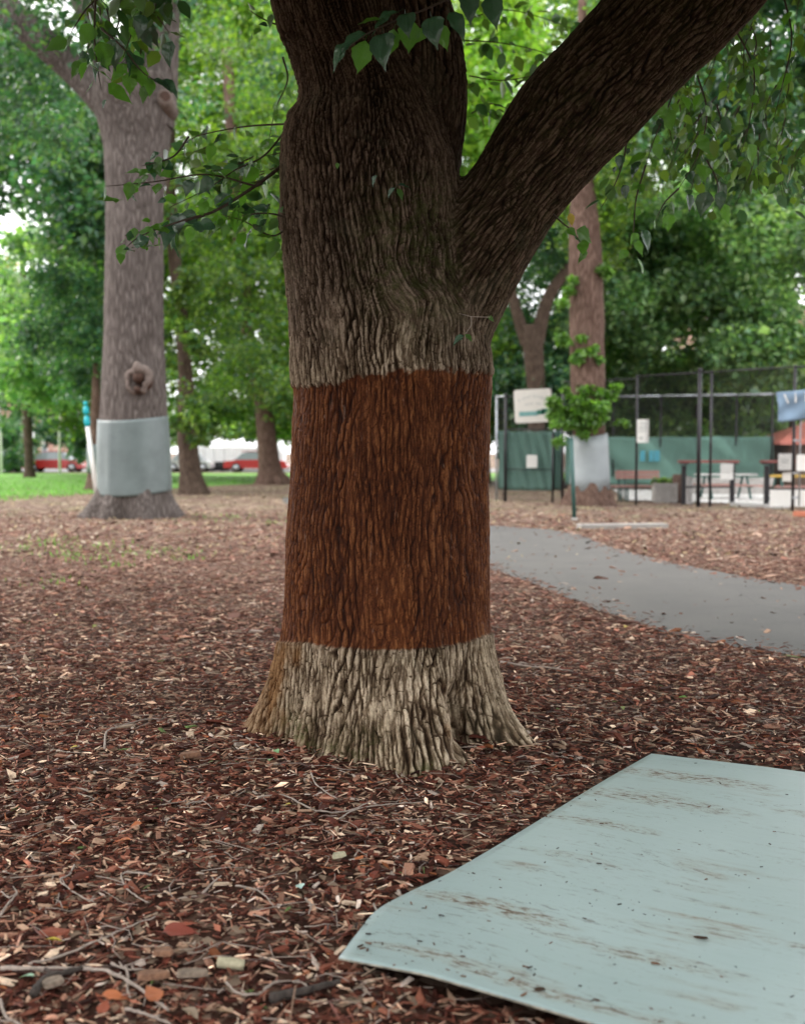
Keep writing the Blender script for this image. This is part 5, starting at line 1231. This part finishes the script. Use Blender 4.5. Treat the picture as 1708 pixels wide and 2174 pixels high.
def screen(parent, a, b, z0, z1, mat='screen', name='windscreen', dy=.05, amp=.03, n=40, diag=0):
    V = []; a = Vector((a.x, a.y, 0)); b = Vector((b.x, b.y, 0)); u = (b-a); nr = Vector((u.y, -u.x, 0)).normalized(); nr = nr if nr.y < 0 else -nr; k = 14
    for i in range(n+1):
        for j in range(k+1):
            s = i/n; t = j/k; w_ = amp*math.sin(s*16+t*3+diag*t*6)*(.4+.6*math.sin(math.pi*s))+amp*.6*math.sin(s*33+t*9)
            p = a+u*s-nr*(dy+amp)+nr*w_; z = z0+(z1-z0)*t - .03*math.sin(math.pi*((s*4) % 1))*t
            V.append((p.x, p.y, z))
    me = bpy.data.meshes.new(name); off = parent.location; me.from_pydata([tuple(Vector(v)-off) for v in V], [], [(i*(k+1)+j, (i+1)*(k+1)+j, (i+1)*(k+1)+j+1, i*(k+1)+j+1) for i in range(n) for j in range(k)]); me.update()
    me.polygons.foreach_set('use_smooth', [True]*len(me.polygons)); me.materials.append(M[mat]); o = bpy.data.objects.new(name, me); link(o, parent); s_ = o.modifiers.new('t', 'SOLIDIFY'); s_.thickness = .004; return o
screen(fl, P0, P1, .35, 2.1); screen(fl, P1, Pg, .33, 2.08, diag=1, amp=.05); screen(fl, Pg, P2, .35, 2.08)
YB = 46.0
fb = empty('court_fence', (at(1230, 1040, YB).x, YB, 0), 'farther court fence with pale top rail and long green windscreen', 'fence')
fx = [1200, 1300, 1400, 1480, 1560, 1636, 1740, 1850]; fp = [at(x, 1030, YB-(x-1200)*.006) for x in fx]
for p in fp: post(fb, p, 3.6, .04)
for i in range(len(fp)-1): rail(fb, fp[i], fp[i+1], 3.62, .045, 'galv')
wires(fb, fp[0], fp[-1], .1, 3.6, sp=.10, r=.005)
screen(fb, fp[0], at(1640, 1030, YB-2.6), .15, 2.05, 'screenb', dy=-.1, n=90, amp=.05)
lp = MB()
for x, wd in ((1362, 10), (1380, 8), (1392, 12)):
    p = at(x, 968, YB-1.35); lp.box((p.x, p.y-.12, p.z), (wd/F*YB, .01, .42))
lp.build('printed_letters', M['bluep'], fb)
rp = MB(); p = fp[0]
rp = None
def board(px0, px1, py0, py1, Y, mat, label, name='sign', tilt=0, th=.012, cat='sign', prints=()):
    a = at(px0, py1, Y); b = at(px1, py0, Y); c = (a+b)/2; w_, h_ = b.x-a.x, b.z-a.z; r = min(w_, h_)*.07
    t = empty(name, (c.x, Y, c.z), label, cat)
    vs = []; n = 5
    for yy in (-th/2, th/2):
        for (sx, sz, a0) in ((1, 1, 0), (-1, 1, 90), (-1, -1, 180), (1, -1, 270)):
            for i in range(n):
                an = math.radians(a0+90*i/(n-1)); vs.append(Vector((sx*(w_/2-r)+r*math.cos(an), yy, sz*(h_/2-r)+r*math.sin(an))))
    k = 4*n; m = MB(); m.add([v+t.location for v in vs], [tuple(range(k)), tuple(range(2*k-1, k-1, -1))]+[(i, i+k, (i+1) % k+k, (i+1) % k) for i in range(k)])
    m.build('board', M[mat], t)
    for (x0, x1, z0, z1, mt) in prints:
        mm = MB(); mm.box(Vector((t.location.x+(x0+x1-1)/2*w_, Y-th/2-.003, t.location.z+(z0+z1-1)/2*h_)), ((x1-x0)*w_, .003, (z1-z0)*h_)); mm.build('print', M[mt], t)
    for s in (-1, 1):
        mm = MB(); mm.bar((t.location.x+s*w_*.4, Y+.006, t.location.z+h_*.42), (t.location.x+s*w_*.4, Y+.06, t.location.z+h_*.42), .02); mm.build('clip', M['galv'], t)
    t.rotation_euler = (0, tilt, 0)
    return t
def faintprint(t, rows, mat='faint'):
    for (zc, x0, x1, arch, hh) in rows:
        m = MB(); n = int((x1-x0)/.052); w_, h_ = 1.11, .96
        for i in range(n):
            s = (i+.5)/n; 
            if random.random() < .08: continue
            x = x0+(x1-x0)*s; z = zc+arch*(1-(2*s-1)**2)
            m.box(Vector((t.location.x+(x-.5)*w_, t.location.y-.009, t.location.z+(z-.5)*h_)), (.034*w_*random.uniform(.6, 1), .003, hh*h_))
        m.build('print', M[mat], t)
Ys = 33.2
bs = board(1091, 1171, 826, 897, Ys, 'cream', 'large cream sign with rounded corners and a teal strip, fixed high above the gate', tilt=-.05, prints=[(.12, .62, .20, .34, 'teal'), (.60, .80, .23, .37, 'greenp'), (.72, .93, .26, .40, 'greenp')])
faintprint(bs, [(.66, .12, .88, .12, .07), (.53, .28, .74, .04, .06)])
board(1117, 1140, 966, 993, 33.4, 'white', 'small white notice on the green gate screen')
board(1351, 1377, 890, 940, onfence(1362).y-.08, 'white', 'white upright notice beside the left tall post', prints=[(.2, .8, .8, .86, 'faint'), (.15, .85, .66, .71, 'faint'), (.15, .8, .56, .60, 'faint'), (.15, .82, .46, .5, 'faint'), (.2, .5, .15, .25, 'faint')])
board(1528, 1556, 984, 1018, 31.4, 'white', 'white square notice hung under the red bar of the nearer stand')
board(1651, 1680, 963, 998, 28.9, 'white', 'white rounded notice left of the right hand post', prints=[(.2, .8, .6, .66, 'faint'), (.2, .8, .45, .5, 'faint')])
board(1690, 1730, 965, 1000, 28.0, 'white', 'white notice cut by the right edge')
board(1660, 1679, 1003, 1022, 29.4, 'cream', 'smaller grey white notice under the rounded one')
# blue banner with pale letters
def banner():
    Y0 = 28.6; a = at(1650, 894, Y0); b = at(1790, 820, Y0); t = empty('banner', (a.x, Y0-.3, a.z), 'blue cloth banner with white letters, tied to the fence at the right edge', 'banner')
    tl = at(1649, 832, Y0-.3); bl = at(1651, 896, Y0-.3); trr = at(1780, 815, Y0-1.4); br = at(1780, 882, Y0-1.4); n = 30; k = 14; V = []
    for i in range(n+1):
        for j in range(k+1):
            s = i/n; q = j/k; p = bl.lerp(br, s).lerp(tl.lerp(trr, s), q)
            p = p+Vector((0, -.04*math.sin((s*2.2+q)*5)-.03*math.sin((s-q)*9), -.03*math.sin(math.pi*s)*q)); V.append(p-t.location)
    me = bpy.data.meshes.new('cloth'); me.from_pydata([tuple(v) for v in V], [], [(i*(k+1)+j, (i+1)*(k+1)+j, (i+1)*(k+1)+j+1, i*(k+1)+j+1) for i in range(n) for j in range(k)]); me.update()
    me.polygons.foreach_set('use_smooth', [True]*len(me.polygons)); me.materials.append(M['blue']); o = bpy.data.objects.new('cloth', me); link(o, t); o.modifiers.new('t', 'SOLIDIFY').thickness = .003
    for i, ch in enumerate('WIME'):
        cu = bpy.data.curves.new('letter', 'FONT'); cu.body = ch; cu.size = .34; cu.extrude = .003; cu.materials.append(M['white'])
        tl_ = bpy.data.objects.new('tmpl', cu); COL.objects.link(tl_); lme = bpy.data.meshes.new_from_object(tl_.evaluated_get(bpy.context.evaluated_depsgraph_get())); bpy.data.objects.remove(tl_); lo = bpy.data.objects.new('letter', lme); link(lo, t); s = .09+i*.17; p = bl.lerp(br, s).lerp(tl.lerp(trr, s), .58); lo.location = p-t.location+Vector((-.02, -.1, 0)); lo.rotation_euler = (math.pi/2, 0, 0); lo.scale = (1.15, 1, 1)
banner()
# stands and tables
def bar_stand(px0, px1, pyt, pyb, Y, label):
    a = at(px0, pyb, Y); b = at(px1, pyb, Y); h = zat(px0, pyt, Y); t = empty('bar_stand', (a.x, Y, 0), label, 'stand')
    for p in (a, b):
        m = MB(); m.box((p.x, Y, h/2-.04), (.12, .12, h-.08)); m.build('post', M['steel'], t)
        m = MB(); m.box((p.x, Y, h-.03), (.14, .5, .05)); m.build('bracket', M['steel'], t)
    for k in (-.16, 0, .16):
        m = MB(); m.box(((a.x+b.x)/2, Y+k, h+.03), (abs(b.x-a.x)+.25, .14, .06)); m.build('plank', M['redw'], t)
    m = MB(); m.box(((a.x+b.x)/2, Y+.02, h*.42), (abs(b.x-a.x), .08, .05)); m.build('crossbar', M['steel'], t)
bar_stand(1450, 1553, 982, 1066, 31.9, 'dark posted stand with a red plank top, right of the tall steel post')
bar_stand(1626, 1740, 982, 1070, 30.2, 'second red topped stand, nearer the right edge')
def table(px0, px1, Y, label, topmat='conc2', legmat='gpole', h=.76):
    a = at(px0, 1050, Y); b = at(px1, 1050, Y); t = empty('picnic_table', ((a.x+b.x)/2, Y, 0), label, 'table'); w_ = b.x-a.x; cx = (a.x+b.x)/2
    for k in range(5): m = MB(); m.box((cx, Y+(k-2)*.15, h), (w_, .138, .045)); m.build('plank', M[topmat], t)
    for s in (-1, 1):
        for k in range(2): m = MB(); m.box((cx, Y+s*(.62+k*.14), .44), (w_, .13, .04)); m.build('seat_plank', M['pinkw'], t)
    for s in (-1, 1):
        x = cx+s*w_*.33
        for d in (-1, 1): m = MB(); m.bar((x, Y+d*.2, h-.03), (x, Y+d*.68, .02), .06); m.build('leg', M[legmat], t)
        m = MB(); m.bar((x, Y-.78, .40), (x, Y+.78, .40), .05); m.build('beam', M[legmat], t)
table(1478, 1600, 35.5, 'picnic table with pale top and pink seats under the left red topped stand')
table(1628, 1760, 33.5, 'picnic table at the right edge behind the white notices', topmat='yellow')
def bench():
    Y = 34; a = at(1308, 1050, Y); b = at(1402, 1050, Y); cx = (a.x+b.x)/2; w_ = b.x-a.x; t = empty('park_bench', (cx, Y, 0), 'faded red park bench with green legs left of the planter', 'bench')
    for k in range(2): m = MB(); m.box((cx, Y+.22+.03*k, .72+.13*k), (w_, .035, .115)); m.build('backrest', M['pinkw'], t)
    for k in range(3): m = MB(); m.box((cx-.15, Y-.22+.15*k, .45), (w_, .135, .04)); m.build('seat_plank', M['pinkw'], t)
    for s in (-.42, -.28, .4):
        m = MB(); m.bar((cx+s*w_, Y-.2, 0), (cx+s*w_, Y-.2, .45), .05); m.bar((cx+s*w_, Y+.2, 0), (cx+s*w_, Y+.27, .92), .05); m.bar((cx+s*w_, Y-.2, .42), (cx+s*w_, Y+.22, .42), .05); m.build('leg', M['gpole'], t)
bench()
def planter():
    Y = 33.0; a = at(1388, 1062, Y); b = at(1432, 1062, Y); cx = (a.x+b.x)/2; t = empty('planter', (cx, Y, 0), 'grey box planter full of low green plants', 'planter'); w_ = b.x-a.x
    for k in range(3): m = MB(); m.box((cx, Y-.25, .1+.19*k), (w_, .05, .18)); m.build('panel', M['concrete'], t)
    m = MB(); m.box((cx-w_/2, Y, .3), (.05, .45, .55)); m.box((cx+w_/2, Y, .3), (.05, .45, .55)); m.box((cx, Y+.25, .3), (w_, .05, .55)); m.build('side_panel', M['concrete'], t)
    m = MB(); m.box((cx, Y, .5), (w_-.08, .42, .04)); m.build('soil', M['root'], t)
    leaf_cloud('plants', t, [(cx+random.uniform(-.3, .3), Y+random.uniform(-.15, .15), .62, .14) for _ in range(9)], M['leaf'], 900, .09, G_MID)
planter()
m = MB(); p = at(1441, 1062, 33); m.tube([(p.x, p.y, -.05), (p.x, p.y, .35), (p.x+.01, p.y, .82)], [.26, .21, .20], 14); o = m.build('stump', M['barkR'], None, True); tag(o, 'short brown tree stump between planter and red topped stand', 'stump')
m = MB(); p = at(1462, 1062, 32.3); m.box((p.x, p.y, .38), (.16, .12, .78)); o = m.build('bollard', M['conc2']); tag(o, 'pale square post behind the leg of the red topped stand', 'post')
m = MB(); p = at(1500, 1040, 38); m.box((at(1530, 1040, 39).x, 39, .30), (3.6, .25, .56)); o = m.build('low_wall', M['concrete']); tag(o, 'low pale wall behind the picnic table', 'wall')
# white sheet panel and paving at the right
def lowpanel():
    Y = 29.2; t = empty('barrier', (at(1690, 1060, Y).x, Y, 0), 'low white board barrier at the foot of the right hand post', 'barrier')
    for x0, x1 in ((1634, 1678), (1682, 1760)):
        a = at(x0, 1076, Y); b = at(x1, 1040, Y); m = MB(); m.box(((a.x+b.x)/2, Y, (max(a.z, .08)+b.z)/2), (b.x-a.x, .04, b.z-max(a.z, .08))); m.build('panel', M['white'], t)
lowpanel()
slab = [gnd(1330, 1064), gnd(1760, 1076), gnd(1900, 1050), gnd(1300, 1040)]
sheet_poly('court_floor', [(p.x, p.y) for p in slab], .03, M['conc2'])
m = MB(); a = gnd(1555, 1074); b = gnd(1668, 1080); m.bar((a.x, a.y, .05), (b.x, b.y, .05), .25, .1); o = m.build('kerb', M['conc2']); tag(o, 'pale concrete kerb before the red topped stands', 'kerb')
m = MB(); a = gnd(1228, 1123); b = gnd(1412, 1121); m.bar((a.x, a.y, .03), (b.x, b.y, .03), .3, .12); o = m.build('edging', M['concrete']); tag(o, 'long low concrete edging strip between path and fence', 'kerb')
for i, (x0, x1) in enumerate(((1688, 1722), (1724, 1760))):
    a = gnd(x0, 1096); b = gnd(x1, 1098); m = MB(); m.bar((a.x, a.y, .06), (b.x, b.y, .06), .2, .12); o = m.build('edging', M['orange']); tag(o, ['orange brick edging at the right edge below the post', 'second orange brick edging, cut off by the right edge'][i], 'kerb')
# hut with red roof
def hut():
    Y = 43; a = at(1655, 1030, Y); t = empty('hut', (a.x, Y, 0), 'small brick hut with a pink red hipped roof behind the banner', 'hut'); w_ = 5.5; e = zat(1655, 937, Y); r = zat(1700, 895, Y)
    m = MB(); m.box((a.x+w_/2+.2, Y+1.5, e/2), (w_-.3, 3, e)); wl = m.build('wall', M['hutw'], t)
    V = [Vector((a.x-.15, Y-.4, e)), Vector((a.x+w_+.6, Y-.4, e)), Vector((a.x+w_+.6, Y+3.4, e)), Vector((a.x-.15, Y+3.4, e)), Vector((a.x+1.3, Y+1.3, r)), Vector((a.x+w_-1, Y+1.3, r))]
    V2 = [v-Vector((0, 0, .12)) for v in V[:4]]; m = MB(); m.add(V+V2, [(0, 1, 5, 4), (1, 2, 5), (2, 3, 4, 5), (3, 0, 4), (0, 6, 7, 1), (1, 7, 8, 2), (2, 8, 9, 3), (3, 9, 6, 0), (6, 9, 8, 7)]); m.build('roof', M['redroof'], t)
    m = MB(); m.box((a.x+1.7, Y-.02, 1.25), (.9, .06, .7)); wd = m.build('window', M['glass'], t)
    m = MB()
    for dx in (-.47, 0, .47): m.box((a.x+1.7+dx, Y-.06, 1.25), (.05, .05, .78))
    for dz in (-.37, .37): m.box((a.x+1.7, Y-.063, 1.25+dz), (.98, .05, .05))
    m.build('frame', M['white'], wd)
hut()
# green pole in front of the wrapped elm
p = gnd(1219, 1104); t = empty('green_pole', (p.x, p.y, 0), 'slightly leaning green steel pole before the wrapped elm', 'pole')
q = at(1212, 932, p.y+.1); m = MB(); m.tube([(p.x, p.y, -.1), (q.x, q.y, q.z)], .045, 12); m.build('shaft', M['gpole'], t, True); m = MB(); m.tube([(p.x, p.y, -.02), (p.x, p.y, .05)], [.09, .06], 12); m.build('footing', M['concrete'], t, True)
m = MB(); m.tube([(q.x, q.y, q.z), (q.x, q.y, q.z+.02)], [.05, .03], 12); m.build('cap', M['gpole'], t, True)
# turquoise topped leaning pole
yp = 38; a = at(205, 1012, yp); a.z = 0; b = at(186, 905, yp); c = at(181, 852, yp); t = empty('marker_pole', (a.x, yp, 0), 'leaning white pole with a bright turquoise top, left of the grey wrap', 'pole')
m = MB(); m.tube([a, b], [.085, .07], 12); m.build('shaft', M['white'], t, True)
for s0, s1, rr in ((0, .42, .10), (.48, .80, .10), (.84, 1, .07)):
    m = MB(); u, v = b.lerp(c, s0), b.lerp(c, s1); m.tube([u, u.lerp(v, .3), u.lerp(v, .7), v], [rr*.8, rr, rr, rr*.7], 12); m.build('sleeve', M['turq'], t, True)

# ------------------------------------------------------------------ street: parked vehicles, lamp posts, far buildings
YS = STREET_Y+2
def car(px0, px1, paint, label, Y=YS, kind='sedan', h=1.45, group='cars parked along the street'):
    a = at(px0, 1000, Y).x; b = at(px1, 1000, Y).x; Lc = b-a; cx = (a+b)/2; t = empty('parked_car', (cx, Y, 0), label, 'car', group)
    pr = {'sedan': [(-.5, .30), (-.495, .62), (-.46, .78), (-.30, .86), (.18, .88), (.40, .80), (.48, .66), (.5, .42), (.49, .28)], 'suv': [(-.5, .36), (-.5, .80), (-.48, 1.0), (-.2, 1.02), (.2, 1.02), (.42, .95), (.49, .75), (.5, .45), (.49, .32)]}[kind]
    cb = {'sedan': [(-.34, .86), (-.22, 1.30), (-.12, 1.43), (.10, 1.43), (.17, 1.36), (.32, .86)], 'suv': [(-.48, 1.0), (-.43, 1.6), (-.38, 1.68), (.10, 1.68), (.17, 1.6), (.30, 1.02)]}[kind]
    W_ = .88
    def extr(prof, w0, w1, zm):
        m = MB(); n = len(prof); vs = []
        for s, sc_ in ((-1, .93), (-.94, 1), (.94, 1), (1, .93)):
            for (x, z) in prof:
                k = (z-zm[0])/(zm[1]-zm[0]); ww = (w0+(w1-w0)*k)*s; vs.append(Vector((cx+x*Lc*(1 if sc_ == 1 else .985), Y+ww, z*(1 if sc_ == 1 else .985))))
        fs = [tuple(range(n)), tuple(range(4*n-1, 3*n-1, -1))]
        for r in range(3):
            for i in range(n): fs.append((r*n+i, (r+1)*n+i, (r+1)*n+(i+1) % n, r*n+(i+1) % n))
        m.add(vs, fs); return m
    extr(pr, W_, W_*.94, (.3, .9)).build('body', M[paint], t)
    z0, z1 = cb[0][1], max(z for x, z in cb)
    extr(cb, W_*.9, W_*.68, (z0, z1)).build('windows', M['glass'], t)
    m = MB(); rx = [x for x, z in cb if z > z1-.15]; m.box((cx+(min(rx)+max(rx))/2*Lc, Y, z1+.012), ((max(rx)-min(rx))*Lc, W_*1.38, .045)); m.build('roof', M[paint], t)
    for x in (-.30, .33):
        for s in (-1, 1):
            m = MB(); m.tube([(cx+x*Lc, Y+s*(W_-.16), .32), (cx+x*Lc, Y+s*(W_+.02), .32)], .32, 18); wh = m.build('wheel', M['tyre'], t, True)
            m = MB(); m.tube([(cx+x*Lc, Y+s*(W_), .32), (cx+x*Lc, Y+s*(W_+.03), .32)], .19, 14); m.build('rim', M['galv'], wh, True)
    for s in (-1, 1):
        m = MB(); m.box((cx+.49*Lc, Y+s*.62, .66), (.08, .32, .14)); m.build('headlight', M['white'], t)
        m = MB(); m.box((cx-.49*Lc, Y+s*.66, .72), (.07, .28, .16)); m.build('tail_light', M['redw'], t)
car(-62, 46, 'cardark', 'dark grey estate car at the left edge', kind='suv')
car(52, 182, 'carred', 'red car with pale reflections, between the thin tree and the marker pole')
car(352, 452, 'carsilver', 'silver car seen behind the foot of the leaning elm')
car(478, 612, 'carred', 'red car in front of the white truck', Y=YS-.2)
car(700, 830, 'carsilver', 'silver car hidden by the big trunk') if False else None
def truck():
    Y = YS+4; a = at(418, 1000, Y).x; b = at(546, 1000, Y).x; t = empty('box_truck', ((a+b)/2, Y, 0), 'long white box truck standing beyond the cars', 'truck'); h = zat(480, 949, Y)
    for k in range(6):
        w_ = (b-a)/6; m = MB(); m.box((a+w_*(k+.5), Y, (h+.7)/2), (w_-.015, 2.4, h-.7)); m.build('panel', M['carwhite'], t)
    m = MB(); m.box(((a+b)/2, Y, .6), (b-a, 1.0, .2)); m.build('chassis', M['steel'], t)
    c0 = b+.1; m = MB(); pr = [(0, .5), (0, 2.5), (1.0, 2.5), (1.7, 1.5), (1.9, 1.2), (1.9, .5)]; n = len(pr)
    m.add([Vector((c0+x, Y-1.1, z)) for x, z in pr]+[Vector((c0+x, Y+1.1, z)) for x, z in pr], [tuple(range(n)), tuple(range(2*n-1, n-1, -1))]+[(i, i+n, (i+1) % n+n, (i+1) % n) for i in range(n)]); cab = m.build('cab', M['carwhite'], t)
    m = MB(); m.box((c0+.8, Y-1.11, 1.9), (.9, .03, .6)); m.build('side_window', M['glass'], cab)
    for x in (a+1.2, a+2.0, c0+1.0):
        for s in (-1, 1): m = MB(); m.tube([(x, Y+s*.85, .45), (x, Y+s*1.15, .45)], .45, 16); m.build('wheel', M['tyre'], t, True)
truck()
m = MB(); a = at(50, 1000, YS+3); m.box((at(45, 1000, YS+3).x, YS+3, 1.9), (1.7, 1.2, 1.9)); m.box((at(45, 1000, YS+3).x, YS+3, .5), (.2, .2, 1.0)); o = m.build('site_sign', M['carwhite']); tag(o, 'plain white board on a post behind the dark car', 'sign')
for px, yt, lab in ((3, 850, 'white lamp post at the very left edge'), (127, 850, 'thin white lamp post above the red car')):
    Y = YS-6; b = at(px, 1000, Y); h = 6.2; t = empty('street_lamp', (b.x, Y, 0), lab, 'street lamp', 'white lamp posts along the street')
    m = MB(); m.tube([(b.x, Y, 0), (b.x, Y, h)], [.085, .055], 10); m.build('pole', M['white'], t, True)
    m = MB(); m.tube([(b.x, Y, h), (b.x+.3, Y, h+.3), (b.x+.9, Y, h+.35)], .035, 8); m.box((b.x+1.1, Y, h+.33), (.5, .2, .1)); m.build('lamp_head', M['white'], t, True)
def building(px0, px1, Y, h, mat, label, storeys, cols):
    a = at(px0, 1000, Y).x; b = at(px1, 1000, Y).x; t = empty('building', ((a+b)/2, Y, 0), label, 'building')
    m = MB(); m.box(((a+b)/2, Y+6, h/2), (b-a, 12, h)); m.build('wall', M[mat], t)
    m = MB(); m.box(((a+b)/2, Y+6, h+.15), (b-a+.6, 12.6, .3)); m.build('roof', M['concrete'], t)
    for i in range(storeys):
        for j in range(cols):
            x = a+(b-a)*(j+.5)/cols; z = h*(i+.55)/storeys; w_ = (b-a)/cols*.45
            m = MB(); m.box((x, Y-.02, z), (w_, .08, 1.5)); f_ = m.build('window', M['carwhite'], t)
            m = MB(); m.box((x, Y-.075, z), (w_*.86, .02, 1.32)); m.build('pane', M['glass'], f_)
building(-120, 110, 135, 9, 'brick', 'pink brick building far behind the trees at left', 3, 8)
building(1480, 1900, 110, 15, 'brick', 'pink brick building beyond the courts at right', 4, 8)
